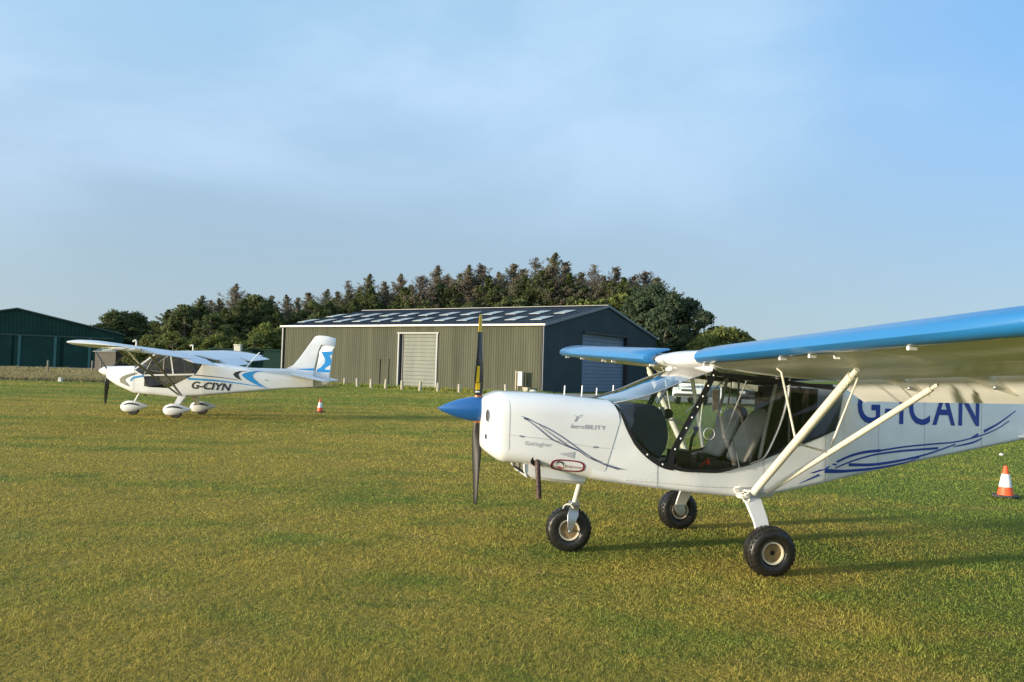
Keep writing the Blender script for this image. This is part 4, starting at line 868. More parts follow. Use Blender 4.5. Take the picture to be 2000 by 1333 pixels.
# ---- cockpit glazing
crease = dens([(1.215, .40, 1.385), (1.10, .475, 1.415), (.9, .508, 1.475), (.6, .540, 1.60), (.345, .556, 1.695)], 5)
c = MB(); n = len(crease); T_ = [-1, -.93, -.8, -.6, -.3, 0, .3, .6, .8, .93, 1]; secs = []
for i, (x, y, z) in enumerate(crease):
    u = i / (n - 1); secs.append([(x + (.045 - .02 * u) * (1 - t_ * t_), y * t_, z + (.028 + .005 * u) * (1 - abs(t_) ** 2.2)) for t_ in T_])
c.loft(secs, closed=False); ws = c.build('windscreen', M['plexi_screen'], AX, smooth=60)
for s in (1, -1):
    cr = [(x, s * (hwf(x) if i > 8 else y), z) for i, (x, y, z) in enumerate(crease)]
    low = [(1.185, 1.33), (1.17, 1.30), (1.117, 1.178), (1.07, 1.095), (1.023, 1.023), (.935, .935), (.839, .871), (.77, .845), (.70, .835), (.714, .963)]
    lowp = [(x, s * (hwf(x) if z < 1.32 else .462), z) for x, z in low]
    nL = 22
    def resamp(P, n):
        P = np.array(P); d = np.r_[0, np.cumsum(np.linalg.norm(np.diff(P, axis=0), axis=1))]; u = np.linspace(0, d[-1], n)
        return [tuple(np.array([np.interp(q, d, P[:, k]) for k in range(3)])) for q in u]
    edge = lowp + [(.322, s * .56, 1.686)]
    c = MB(); c.loft([resamp(cr, nL), resamp([lowp[0]] + lowp[1:] + [(x, s * hwf(x), z) for x, z in ((.55, 1.265), (.345, 1.69))], nL)], closed=False); c.build('side_windscreen', M['plexi_side'], AX, smooth=60)
    # door
    dpts = [(.705, .965), (.68, .845), (.61, .815), (.45, .81), (.279, .81), (.12, .845), (-.038, .888), (-.15, .935), (-.24, 1.10), (-.31, 1.28), (-.365, 1.48), (-.375, 1.60), (.0, 1.628), (.27, 1.655), (.322, 1.68), (.52, 1.32)]
    c = MB(); ctr = (.15, s * .60, 1.25); V = [(x, s * .566, z) for x, z in dpts]; mid = [(x * .6 + .15 * .4, s * .592, z * .6 + 1.25 * .4) for x, z in dpts]; n = len(V)
    c.add(V + mid + [ctr], [(i, (i + 1) % n, (i + 1) % n + n, i + n) for i in range(n)] + [(i + n, (i + 1) % n + n, 2 * n) for i in range(n)]); dr = c.build('door', M['plexi'], AX, smooth=60)
    k = MB(); k.tube([(x, s * .572, z) for x, z in ((.70, .86), (.61, .822), (.45, .815), (.279, .815), (.12, .85), (.0, .878))], .012, 8); k.build('door_frame', M['black'], dr); k = MB(); k.tube([(x, s * .572, z) for x, z in ((.27, 1.652), (0, 1.63), (-.36, 1.60))], .016, 8); k.build('door_frame', M['black'], dr)
    k = MB(); k.tube(dens([(-.375, s * .574, 1.60), (-.365, s * .574, 1.48), (-.31, s * .574, 1.28), (-.235, s * .574, 1.10), (-.15, s * .574, .945), (-.06, s * .574, .895), (.03, s * .574, .87)], 4), .0075, 8); k.tube([(-.355, s * .56, 1.50), (-.335, s * .56, 1.33)], .010, 8); k.build('door_edge', M['steel'] if s > 0 else M['tube_white'], dr)
    if s > 0: k = MB(); k.tube(dens([(.10, s * .585, .84), (.13, s * .585, .95), (.17, s * .59, 1.1), (.165, s * .59, 1.22), (.10, s * .59, 1.33)], 4), .0045, 6); k.build('door_stay', M['steel'], dr)
    k = MB(); k.lathe([(.048, 0), (.051, .004), (.054, 0), (.051, -.004)], (.40, s * .595, 1.14), (0, 1, 0), 24, close=True); k.build('air_vent', M['mark_light'], dr)
    # rear side window
    rp = [(-.405, 1.595), (-.385, 1.48), (-.33, 1.28), (-.25, 1.10), (-.17, .945), (-.25, .97), (-.485, 1.052), (-.738, 1.148), (-.855, 1.195), (-.89, 1.285), (-.92, 1.45), (-.945, 1.56)]
    c = MB(); c.add([(x, s * (hwf(x) + .002), z) for x, z in rp], [tuple(range(len(rp)))]); c.build('rear_side_window', M['plexi_tint'], AX, smooth=0)
    # black edging with screws
    c = MB(); F_ = lambda x, z: hwf(x) if z < 1.31 else cowl_y(max(x, 1.165), z)
    e1 = [(1.205, 1.365), (1.178, 1.32), (1.12, 1.185), (1.073, 1.10), (1.026, 1.028), (.937, .940), (.84, .876), (.77, .848), (.70, .836)]
    c.add(*ribbon(e1, lambda u: .022 + .035 * u, F_, .006, s)); c.add(*ribbon([(.70, .838), (.61, .816), (.45, .811), (.279, .810), (.12, .847), (-.038, .888), (-.25, .969), (-.485, 1.053), (-.738, 1.149), (-.86, 1.196)], lambda u: .034 - .016 * u, fl, .004, s))
    c.add(*ribbon([(.335, 1.70), (.53, 1.325), (.72, .945), (.712, .83)], .056, fl, .010, s, 3)); c.add(*ribbon([(.33, 1.668), (.0, 1.645), (-.36, 1.615), (-.62, 1.585), (-.93, 1.56)], .032, fl, .009, s)); c.build('glazing_trim', M['black'], AX, smooth=0, solid=0)
    k = MB()
    for u in np.linspace(.06, .95, 8):
        x = .335 + (.712 - .335) * u; z = 1.70 + (.96 - 1.70) * u; k.ball((x, s * (hwf(x) + .013), z), .0085, 5)
    for x, z in ((.937, .945), (.80, .862)): k.ball((x, s * (hwf(x) + .01), z), .008, 5)
    k.build('trim_screws', M['cone_white'], AX)
for s in (1, -1):
    c = MB(); c.tube([(x + .002, y * s, z + .002) for x, y, z in crease], .0045, 6); c.build('windscreen_edge', M['mark_grey'], ws)
c = MB(); q = crease[-1]; c.tube([(q[0], -q[1], q[2] + .01), (q[0] + .02, -.3, q[2] + .035), (q[0] + .025, 0, q[2] + .042), (q[0] + .02, .3, q[2] + .035), (q[0], q[1], q[2] + .01)], .020, 8); c.build('windscreen_bow', M['white'], AX)
# ---- interior
c = MB(); prof_ = [(1.16, 1.355), (1.0, 1.378), (.86, 1.375), (.785, 1.33), (.742, 1.22), (.728, 1.10), (.745, .98), (.80, .90), (.90, .96), (1.0, 1.06), (1.09, 1.18), (1.14, 1.28)]
c.loft([[(x * 1 + (0), y, 1.15 + (z - 1.15) * k) for x, z in prof_] for y, k in ((-.462, .92), (-.44, 1), (.44, 1), (.462, .92))]); c.build('instrument_cover', M['navy_cover'], AX, smooth=40)
for y in (.25, -.25):
    c = MB(); secs = []
    for u, w_, th_ in ((0, .15, .03), (.05, .185, .05), (.3, .205, .062), (.6, .20, .066), (.82, .165, .06), (.94, .11, .045), (1.0, .05, .02)):
        bx, bz = -.02 - .27 * u, .86 + .49 * u; q = []
        for j in range(20):
            a = 2 * PI * j / 20; q.append((bx + math.sin(a) * th_ * .88 + .0, y + math.copysign(abs(math.cos(a)) ** .7, math.cos(a)) * w_, bz + math.sin(a) * th_ * .48))
        secs.append(q)
    c.loft(secs); st = c.build('seat_back', M['seat'], AX, smooth=60)
    c = MB(); c.loft([[(x - .055 * .88, yy + (yy - y) * .06, z - .055 * .3 + .012) for x, yy, z in q] for q in secs]); c.build('seat_shell', M['black'], st, smooth=60)
    c = MB(); c.box((.18, y, .80), (.44, .40, .10)); c.build('seat_cushion', M['dark'], AX, bevel=.035)
c = MB(); c.prism([(-.62, -.54, .80), (-.62, .54, .80), (-.66, .54, 1.56), (-.66, -.54, 1.56)], (-.02, 0, 0)); bk = c.build('reflection_bulkhead', M['cloth'], AX, smooth=0)  # olive bulkhead, its tone standing in for reflections on the rear windows
c = MB(); c.box((-.635, .30, 1.2), (.02, .03, .74)); c.box((-.60, .12, 1.15), (.03, .12, .70)); c.box((-.60, -.42, 1.15), (.03, .09, .70)); c.build('reflection_streaks', M['dark'], bk, smooth=0)  # dark strips stand in for the streaks in those reflections
c = MB(); c.box((-.66, 0, 1.59), (.34, 1.08, .03)); c.build('roof_shade_panel', M['dark'], AX, smooth=0)  # dark panel stands in for the interior shade below the rear roof
c = MB()
c.tube([(.47, 0, 1.67), (.66, 0, 1.37)], .015, 8)
for s in (1, -1):
    if s > 0: c.tube([(.10, .30, 1.63), (.50, .31, 1.31)], .007, 8); c.tube([(.0, .50, 1.63), (.22, .50, 1.10)], .007, 8)
    c.tube([(-.30, s * .50, 1.66), (-.20, s * .50, 1.25), (-.12, s * .50, .85)], .016, 8); c.tube([(-.42, s * .50, 1.66), (-.42, s * .50, 1.0)], .011, 8)
c.build('cabin_tubes', M['tube_white'], AX)
c = MB(); c.box((.47, .10, .90), (.16, .20, .10)); c.lathe([(.01, .0), (.05, .01), (.055, .06), (.04, .09)], (.27, .16, .84), (0, 0, 1), 16); c.tube([(.34, 0, .80), (.30, 0, 1.05), (.27, .02, 1.12)], .014, 8); c.ball((.27, .02, 1.14), .028, 6); c.build('control_stick', M['black'], AX)
c = MB(); c.tube([(.42, .46, .83), (.38, .48, .88), (.36, .47, .885)], .011, 8); c.box((.35, .47, .882), (.022, .04, .05)); c.build('flap_lever', M['red'], AX, bevel=.006)
c = MB(); c.lathe([(.03, 0), (.035, .03), (.01, .035)], (.27, .50, .865), (0, 1, .1), 16); c.build('trim_wheel', M['black'], AX)
# small camera-like lamp on the far strut, black face towards us
c = MB(); c.lathe([(.01, .035), (.05, .035), (.055, 0), (.04, -.04)], (.30, -.62, 1.245), (.3, 1, 0), 20); lm = c.build('strut_lamp', M['black'], AX)
c = MB(); c.box((.375, -.60, 1.25), (.05, .03, .13)); c.box((.30, -.60, 1.182), (.20, .03, .014)); c.build('lamp_bracket', M['cone_white'], lm, smooth=0)

# ---- undercarriage
def tyre(parent, ctr, Rr, hw, axis, name='wheel', rimc=None):
    a = Vector(axis).normalized(); c = MB(); pr = []
    for i in range(18):
        u = 2 * PI * i / 18; cx = math.cos(u); sy = math.sin(u)
        pr.append((Rr - .058 - .0 + .058 * math.copysign(abs(cx) ** .75, cx), hw * math.copysign(abs(sy) ** .72, sy)))
    pr = [(max(r, Rr * .45), h) for r, h in pr]
    c.lathe(pr, ctr, a, 40, close=True)
    # shallow tread blocks
    u_ = a.orthogonal().normalized(); w_ = a.cross(u_)
    for i in range(30):
        for j in (-1, 0, 1):
            th_ = 2 * PI * (i + .5 * (j % 2)) / 30; d = u_ * math.cos(th_) + w_ * math.sin(th_); tdir = a.cross(d)
            p = Vector(ctr) + d * (Rr - .004 - abs(j) * .012) + a * (hw * .56 * j); L_, W_ = .014, hw * .23
            vs = [p + tdir * sx * L_ + a * sy * W_ + d * dz for dz in (-.006, .009) for sx, sy in ((-1, -1), (1, -1), (1, 1), (-1, 1))]
            c.add(vs, [(4, 5, 6, 7), (0, 1, 5, 4), (1, 2, 6, 5), (2, 3, 7, 6), (3, 0, 4, 7)])
    w = c.build(name, M['rubber'], parent, smooth=40)
    r = MB()
    for s in (1, -1):
        r.lathe([(.025, s * hw * .50), (.045, s * hw * .48), (.052, s * hw * .32), (.074, s * hw * .30), (.080, s * hw * .60)], ctr, a, 32)
    rm = r.build('rim', M['rim'], w, smooth=50)
    r = MB()
    for s in (1, -1): r.lathe([(.078, s * hw * .55), (.084, s * hw * .80), (.094, s * hw * .84), (.098, s * hw * .70), (.10, s * hw * .3)], ctr, a, 32)
    r.build('rim_edge', M['rim_lip'], w, smooth=50)
    r = MB(); r.lathe([(.004, hw * .60), (.022, hw * .60), (.024, hw * .2)], ctr, a, 20); r.lathe([(.004, -hw * .60), (.022, -hw * .60), (.024, -hw * .2)], ctr, a, 20); r.build('hub', M['black'], w)
    return w
for s in (1, -1):
    tyre(AX, (.02, s * .985, .200), .208, .088, (.05 * s, 1, -.06 * s))
    c = MB(); P_ = [(.58, .60), (.66, .54), (.80, .42), (.885, .30), (.915, .21)]
    secs = []
    for i, (y, z) in enumerate(P_):
        wd = lerp(i, [0, 4], [.085, .050]); xo = lerp(i, [0, 4], [-.015, .03]); t_ = .011
        secs.append([(xo + wd, s * (y + .6 * t_), z + t_), (xo - wd, s * (y + .6 * t_), z + t_), (xo - wd, s * (y - .6 * t_), z - t_), (xo + wd, s * (y - .6 * t_), z - t_)])
    c.loft(secs); lg_ = c.build('gear_leg', M['white'], AX, smooth=30, bevel=.003)
    c = MB(); c.lathe([(.05, -.02), (.05, .02), (.02, .022)], (.02, s * .90, .205), (0, 1, 0), 18); c.box((.05, s * .895, .24), (.07, .03, .06)); c.build('brake', M['steel'], lg_)
c = MB(); c.box((-.015, 0, .585), (.16, 1.18, .022)); c.build('gear_crossbeam', M['white'], AX, bevel=.004)
# nose leg, fork and wheel
na = Vector((.16, 1, 0)).normalized(); nc = Vector((1.492, 0, .200))
tyre(AX, nc, .206, .080, na, 'nose_wheel')
c = MB(); c.tube([(1.385, 0, .66), (1.445, 0, .43)], .026, 14); c.build('nose_leg', M['cream'], AX)
fk = MB()
for s in (1, -1):
    o = na * (.108 * s); secs = []
    for (x, z, w_, yo) in ((1.445, .43, .030, .035), (1.455, .395, .045, .085), (1.467, .34, .052, .108), (1.48, .27, .036, .110), (1.492, .195, .020, .110), (1.493, .178, .010, .110)):
        q = na * (yo * s); secs.append([(x + q.x + w_, q.y + .006 * s, z), (x + q.x - w_, q.y + .006 * s, z), (x + q.x - w_, q.y - .006 * s, z), (x + q.x + w_, q.y - .006 * s, z)])
    fk.loft(secs)
fk.box((1.446, 0, .425), (.085, .10, .05)); fk.tube([nc - na * .12, nc + na * .12], .012, 10)
fork = fk.build('nose_fork', M['steel'], AX, smooth=35, bevel=.003)
c = MB(); c.tube(dens([(1.47, .08, .40), (1.50, .06, .435), (1.54, .03, .425), (1.56, .03, .385)], 4), .006, 8); c.build('steering_cable', M['cream'], fork)
# rope tied round the strut foot
c = MB(); random.seed(5)
for k in range(6):
    ce = Vector((.06 + random.uniform(-.03, .03), .605, .615 + random.uniform(-.02, .02))); ax_ = Vector((random.uniform(-.6, .6), random.uniform(-.3, .3), 1)).normalized(); u_ = ax_.orthogonal().normalized(); w_ = ax_.cross(u_); rr = random.uniform(.028, .05)
    c.tube([ce + (u_ * math.cos(a) + w_ * math.sin(a)) * rr for a in np.linspace(0, 2 * PI, 12)], .009, 7)
c.tube(dens([(.06, .62, .62), (.085, .64, .57), (.05, .66, .55), (.03, .645, .575)], 4), .009, 7); c.tube(dens([(.06, .60, .63), (.12, .59, .62), (.14, .575, .66), (.10, .60, .68)], 4), .008, 7)
c.build('tie_down_rope', M['rope'], AX)
# tail surfaces (mostly outside the frame)
c = MB(); c.prism([(-3.35, .03, 1.48), (-3.75, .03, 2.30), (-4.25, .03, 2.45), (-4.30, .03, 1.40), (-4.05, .03, 1.25)], (0, -.06, 0)); c.build('fin', M['white'], AX, smooth=0, bevel=.02)
c = MB(); c.prism([(-3.42, 1.20, 1.125), (-3.40, -1.20, 1.125), (-4.15, -1.20, 1.17), (-4.15, 1.20, 1.17)], (0, 0, .05)); c.build('tailplane', M['white'], AX, smooth=0, bevel=.02)
c = MB(); c.box((-3.2, hwf(-3.2) + .005, 1.13), (.30, .02, .015)); c.build('rubbing_strip', M['cone_white'], tail, smooth=0)

# ------------------------------------------------------------------ far aeroplane
NX = tag(empty('microlight_aircraft', (-9.49, 23.63, 0), R(182)), 'white high-wing aeroplane with blue and black swooshes and wheel spats, farther away on the left', 'aeroplane')
nh = lambda x: lerp(x, [-4.2, -.6, 1.0, 1.6, 2.2, 2.35], [.04, .52, .55, .50, .36, .28])
nzb = lambda x: lerp(x, [-4.05, -3.63, -2.91, -1.43, .15, .89, 1.4, 1.62, 2.0, 2.25, 2.36], [1.07, .96, .90, .73, .56, .62, .655, .72, .86, 1.0, 1.08])
nf = lambda x, z: nh(x)
c = MB(); c.loft([rsec(x, hw, zb, zt, r1, r2, crown=.02) for x, hw, zb, zt, r1, r2 in ((2.36, .20, 1.09, 1.37, .1, .1), (2.33, .27, 1.04, 1.385, .13, .12), (2.2, .36, .97, 1.40, .16, .15), (2.0, .42, .86, 1.41, .18, .16), (1.75, .475, .77, 1.42, .18, .14), (1.5, .515, .68, 1.43, .16, .12), (1.42, .52, .66, 1.43, .15, .12))]); nc_ = c.build('cowling', M['n_white'], NX, smooth=50)
NS = [(1.46, 1.36), (1.30, 1.26), (1.14, 1.18), (1.12, 1.05), (1.15, .88), (1.0, .845), (.44, .83), (.1, 1.02), (-.35, 1.27), (-.46, 1.45), (-.54, 1.60)]
nzs = lambda x: lerp(-x, [-q[0] for q in NS if q != (1.15, .88)], [q[1] for q in NS if q != (1.15, .88)])
def nus(x):
    hw = nh(x); zb = nzb(x); t_ = nzs(x); o = [(x, hw, t_), (x, hw, zb + .10 + (t_ - zb - .1) * .5)] + [(x, hw - .1 + .1 * math.cos(R(a)), zb + .1 - .1 * math.sin(R(a))) for a in (0, 30, 60, 90)]
    return o + [(x, -y, z) for _, y, z in o[::-1]]
c = MB(); c.loft([nus(x) for x in np.linspace(1.46, -.54, 34)], closed=False); nfu = c.build('fuselage', M['n_white'], NX, smooth=45, solid=.015)
c = MB(); c.loft([[(x, y * .95, max(z, nzb(x) + .04) - .0) for x, y, z in nus(x)] for x in np.linspace(1.3, -.45, 12)], closed=False); c.build('cabin_lining', M['dark'], NX)
c = MB(); c.loft([rsec(x, nh(x), nzb(x), zt, .12 * min(1, nh(x) / .3), .09 * min(1, nh(x) / .3), crown=cr) for x, zt, cr in ((-.535, 1.62, .0), (-.8, 1.585, .02), (-1.2, 1.53, .03), (-1.65, 1.47, .03), (-2.3, 1.47, .02), (-2.9, 1.48, .01), (-3.63, 1.45, .0))]); c.loft([rsec(x, .05, zb, zt, .03, .03) for x, zb, zt in ((-3.6, .96, 1.44), (-3.66, .97, 1.42))]); nt_ = c.build('tail_cone', M['n_white'], NX, smooth=50)
# markings
for s in (1, -1):
    P = [(-1.82, 1.40), (-1.56, 1.385), (-1.439, 1.35), (-1.37, 1.28), (-1.446, 1.193), (-1.62, 1.108), (-1.551, 1.21), (-1.518, 1.285), (-1.59, 1.365)]
    c = MB(); c.add(*poly(P, nf, .005, s)); c.add(*ribbon([(-.248, 1.235), (-1.022, 1.181), (-1.534, 1.124)], dn(.028, .010), nf, .005, s)); c.build('dark_swoosh', M['n_black'], nt_, smooth=0)
    P = [(-2.25, 1.40), (-2.0, 1.395), (-1.823, 1.37), (-1.69, 1.33), (-1.613, 1.274), (-1.68, 1.20), (-1.79, 1.122), (-1.94, 1.04), (-2.097, .973), (-2.358, .885), (-2.25, .95), (-2.13, 1.02), (-1.982, 1.149), (-1.92, 1.22), (-1.913, 1.265), (-1.95, 1.33), (-2.05, 1.375)]
    c = MB(); c.add(*poly(P, nf, .006, s)); c.add(*ribbon([(-.122, 1.12), (-.857, 1.087), (-1.453, 1.032), (-2.184, .943)], dn(.062, .016), nf, .0055, s)); c.build('blue_swoosh', M['n_blue'], nt_, smooth=0)
    nf2 = lambda x, z: nh(x) + .012
    P = [(1.31, 1.255), (1.50, 1.225), (1.649, 1.179), (1.78, 1.125), (1.86, 1.06), (1.83, .951), (1.70, .90), (1.541, .84), (1.62, .93), (1.688, 1.0), (1.69, 1.06), (1.636, 1.103), (1.50, 1.16)]
    c = MB(); c.add(*poly(P, nf2, .006, s)); c.build('nose_swoosh', M['n_olive'], nc_, smooth=0)
    c = MB(); c.add(*ribbon([(1.52, 1.0), (1.47, 1.08), (1.394, 1.12), (1.15, 1.165)], dn(.03, .05), nf2, .004, s)); c.build('nose_stripe', M['n_blue'], nfu, smooth=0)
letter(nt_, 'registration_lettering', 'G-CIYN', (-.235, .845), (-1.335, .80), .205, M['n_black'], nf, shear=.22, bold=.028, off=.006)
letter(nt_, 'registration_lettering', 'G-CIYN', (-1.335, .80), (-.235, .845), .205, M['n_black'], nf, shear=.22, bold=.012, off=.006, s=-1)
k = MB(); k.ball((-2.30, nh(-2.3) + .002, 1.135), .016, 5); k.build('static_port', M['n_black'], nt_)
# propeller
k = MB(); k.lathe([(.004, .31), (.05, .27), (.10, .19), (.135, .10), (.15, 0), (.15, -.03)], (2.37, 0, 1.265), (1, 0, 0), 26); nsp = k.build('spinner', M['n_white'], NX)
for ang in (35, -85, 155):
    d = Vector((0, math.cos(R(ang)), math.sin(R(ang)))); w_ = Vector((0, -d.z, d.y)); secs = []
    for r_, ch, tk, tw in ((.10, .03, .03, 60), (.25, .06, .02, 45), (.45, .072, .014, 32), (.7, .06, .010, 24), (.9, .04, .006, 20), (.98, .015, .003, 18)):
        q = []
        for j in range(12):
            a = 2 * PI * j / 12; u, v = math.cos(a) * ch, math.sin(a) * tk; q.append(Vector((2.40, 0, 1.265)) + d * r_ + w_ * (u * math.cos(R(tw)) - v * math.sin(R(tw))) + Vector((1, 0, 0)) * (u * math.sin(R(tw)) + v * math.cos(R(tw))))
        secs.append(q)
    k = MB(); k.loft(secs); k.build('blade', M['prop'], nsp, smooth=60)
# wing
NLZ = lambda y: 1.885 + .022 * abs(y)
for s in (1, -1):
    ring = lambda y, k=1.0, xl=.80, ch=1.42: [(x, s * y, z) for x, _, z in afoil(0, xl, NLZ(y) - .03, ch, lerp(y, [0, 1, 5], [7.5, 7.0, 3.2]), .098 * k, .070 * k)]
    c = MB(); c.loft([ring(.0), ring(.5), ring(1.2), ring(2.6), ring(4.0), ring(4.3)]); w_ = c.build('wing', M['n_fabric'], NX, smooth=40)
    c = MB(); c.loft([ring(4.3, 1.02), ring(5.1, 1.0, .80, 1.42), ring(5.5, .85, .78, 1.38), ring(5.7, .6, .72, 1.28), ring(5.76, .25, .64, 1.1)]); c.build('wing_tip', M['n_white'], w_, smooth=40)
    def flap(y0, y1, drop, nm):
        k = MB(); q = []
        for y in (y0, y1):
            zt = NLZ(y) - .225 + lerp(y, [.6, 5], [0, .085]); q.append([(-.60, s * y, zt + .045), (-.75, s * y, zt + .03 - drop * .35), (-1.0, s * y, zt - drop), (-1.0, s * y, zt - drop - .012), (-.75, s * y, zt - .03 - drop * .4), (-.60, s * y, zt - .03)])
        k.loft(q); k.build(nm, M['n_fabric'], w_, smooth=30)
    flap(.62, 2.55, .16, 'flap'); flap(2.65, 4.9, .07, 'aileron')
    k = MB(); k.tube(dens([(.72, s * 2.1, NLZ(2) + .05), (.72, s * 2.1, NLZ(2) + .19), (.76, s * 2.1, NLZ(2) + .22), (.81, s * 2.1, NLZ(2) + .18)], 4), .022, 8); k.build('fuel_vent', M['cabinet'], w_)
    f0 = Vector((.10, s * .56, .64)); f1 = Vector((.38, s * 4.05, 1.90)); r0 = Vector((.03, s * .56, .63)); r1 = Vector((-.42, s * 4.05, 1.82))
    k = MB(); k.tube([f0, f1], .038, 10, flat=(1, 0, 0)); k.build('front_strut', M['n_grey'], NX)
    k = MB(); k.tube([r0, r1], .038, 10, flat=(1, 0, 0)); k.build('rear_strut', M['n_grey'], NX)
    jm = f0.lerp(f1, .58); k = MB(); k.tube([jm, (.62, s * 2.9, NLZ(2.9) - .05)], .024, 8); k.build('jury_strut', M['cream'], NX)
    jm2 = r0.lerp(r1, .58); k = MB(); k.tube([jm2, (-.25, s * 2.6, NLZ(2.6) - .15)], .016, 8); k.tube([jm, jm2], .014, 8); k.build('jury_strut', M['n_grey'], NX)
    # side glazing
    P = [(1.44, 1.37), (1.30, 1.265), (1.14, 1.185), (1.12, 1.05), (1.12, .87), (1.0, .85), (.44, .835), (.1, 1.025), (-.35, 1.275), (-.46, 1.45), (-.52, 1.60), (.44, 1.77), (.86, 1.80)]
    c = MB(); c.add([(x, s * (nh(x) + .004 if z < 1.3 else nh(x) - .05 * (z - 1.3)), z) for x, z in P], [tuple(range(len(P)))]); c.build('side_window', M['nglass'], NX, smooth=0)
    k = MB(); F2 = lambda x, z: nh(x) - max(0, .05 * (z - 1.3)); k.add(*ribbon([(1.40, 1.35), (.85, 1.80)], .035, F2, .008, s)); k.add(*ribbon([(1.13, 1.18), (-.30, 1.25)], .045, F2, .008, s)); k.add(*ribbon([(.40, 1.76), (.30, 1.24)], .04, F2, .008, s)); k.build('door_frame', M['n_white'], NX, smooth=0)
    k = MB(); k.tube([(.86, s * .50, 1.80), (1.12, s * .54, 1.20)], .018, 8); k.build('windscreen_post', M['n_grey'], NX)
    # main gear and spat
    k = MB(); k.loft([[(x0 + w2, s * (y + .012), z + .02), (x0 - w2, s * (y + .012), z + .02), (x0 - w2, s * (y - .012), z - .02), (x0 + w2, s * (y - .012), z - .02)] for x0, w2, y, z in ((.04, .11, .46, .60), (.05, .085, .72, .44), (.06, .065, .92, .26))]); k.build('gear_leg', M['n_white'], NX, smooth=30)
def spat(cx, cy, cz, L, name):
    c = MB(); secs = []
    for u, w_, h_, zo in ((0, .01, .02, 0), (.03, .05, .075, 0), (.10, .085, .135, .005), (.22, .112, .172, .012), (.36, .118, .180, .015), (.52, .108, .160, .02), (.70, .08, .112, .03), (.87, .042, .058, .04), (1.0, .008, .012, .05)):
        secs.append([(cx + L * (.46 - u), cy + math.cos(2 * PI * j / 18) * w_, max(cz - .145, cz + zo + math.sin(2 * PI * j / 18) * h_)) for j in range(18)])
    c.loft(secs); o = c.build('wheel_spat', M['n_white'], NX, smooth=50)
    for s in (1, -1):
        k = MB(); Wd_ = lambda x, z: .119 * math.sqrt(max(.05, 1 - ((z - cz - .015) / .182) ** 2)) * lerp((cx + L * .46 - x) / L, [.1, .25, .4, .55, .7], [.80, .97, 1, .95, .72])
        v, f = ribbon([(cx + L * .32, cz + .055), (cx + L * .18, cz + .10), (cx, cz + .105), (cx - L * .15, cz + .085), (cx - L * .28, cz + .05)], tp(.052, .1), Wd_, .004, s); k.add([(x, y + cy, z) for x, y, z in v], f); k.build('spat_stripe', M['n_black'], o, smooth=0)
    k = MB(); k.lathe([(.04, -.05), (.17, -.055), (.185, -.03), (.185, .03), (.17, .055), (.04, .05)], (cx, cy, .185), (0, 1, 0), 24); k.build('wheel', M['rubber'], o)
spat(.03, .92, .218, .80, 'm'); spat(-.06, -.92, .218, .80, 'm'); spat(1.62, 0, .225, .82, 'n')
k = MB(); k.tube([(1.42, 0, .70), (1.60, 0, .36)], .032, 10); k.build('nose_leg', M['n_white'], NX); k = MB(); k.tube([(1.30, .12, .66), (1.22, .12, .56)], .018, 8); k.tube([(1.52, .1, .70), (1.50, .1, .60)], .02, 8); k.build('exhaust_pipe', M['exhaust'], NX)
# windscreen, roof
c = MB(); secs = []
for u in np.linspace(0, 1, 7):
    x = 1.46 - .62 * u; z = 1.40 + .42 * u; yw = .50 - .04 * u; secs.append([(x + .08 * (1 - t_ * t_), yw * t_, z + .03 * (1 - t_ * t_)) for t_ in np.linspace(-1, 1, 9)])
c.loft(secs, closed=False); c.build('windscreen', M['nglass'], NX, smooth=60)
c = MB(); c.prism([(-.18, .30, 1.80), (-.18, -.30, 1.80), (-.78, -.26, 1.67), (-.78, .26, 1.67)], (0, 0, .012)); c.build('skylight', M['car_glass'], NX, smooth=0)
c = MB(); c.prism([(-.42, -.48, .70), (-.42, .48, .70), (-.46, .46, 1.6), (-.46, -.46, 1.6)], (-.02, 0, 0)); c.build('rear_bulkhead', M['cloth'], NX, smooth=0)
for y in (.26, -.26):
    c = MB(); c.loft([[(.12 - .38 * u + math.sin(2 * PI * j / 12) * .05, y + math.cos(2 * PI * j / 12) * w2, .80 + .62 * u + math.sin(2 * PI * j / 12) * .03) for j in range(12)] for u, w2 in ((0, .16), (.4, .21), (.8, .19), (1, .08))]); c.build('seat_back', M['dark'], NX)
c = MB(); c.box((1.18, 0, 1.22), (.22, .9, .30)); c.build('instrument_panel', M['dark'], NX, bevel=.04)
c = MB(); c.tube([(.40, .45, 1.76), (.30, .47, 1.1)], .02, 8); c.tube([(.40, -.45, 1.76), (.30, -.47, 1.1)], .02, 8); c.build('cabin_tubes', M['cream'], NX)
# tail
FN = [(-2.782, 1.47), (-2.971, 1.562), (-3.15, 1.78), (-3.434, 2.193), (-3.605, 2.45), (-3.66, 2.49), (-3.739, 2.505), (-3.967, 2.496), (-4.242, 2.436), (-4.228, 2.215), (-3.829, 2.255), (-3.755, 2.089), (-3.60, 1.331), (-3.55, 1.30)]
def slab(P, t_):
    c = MB(); cx = sum(p[0] for p in P) / len(P); cz = sum(p[1] for p in P) / len(P); n = len(P)
    for sg in (1, -1):
        V = [(x, 0, z) for x, z in P] + [(x * .9 + cx * .1, sg * t_, z * .9 + cz * .1) for x, z in P]
        c.add(V, [(i, (i + 1) % n, (i + 1) % n + n, i + n) for i in range(n)] + [tuple(range(n, 2 * n))])
    return c
slab(FN, .045).build('fin', M['n_white'], NX, smooth=50)
RD = [(-3.845, 2.235), (-4.215, 2.19), (-4.18, 2.147), (-4.103, 1.299), (-4.099, 1.094), (-3.977, 1.033), (-3.62, .954), (-3.63, 1.33), (-3.70, 1.60), (-3.772, 2.08)]
rd = slab(RD, .035).build('rudder', M['n_white'], NX, smooth=50)
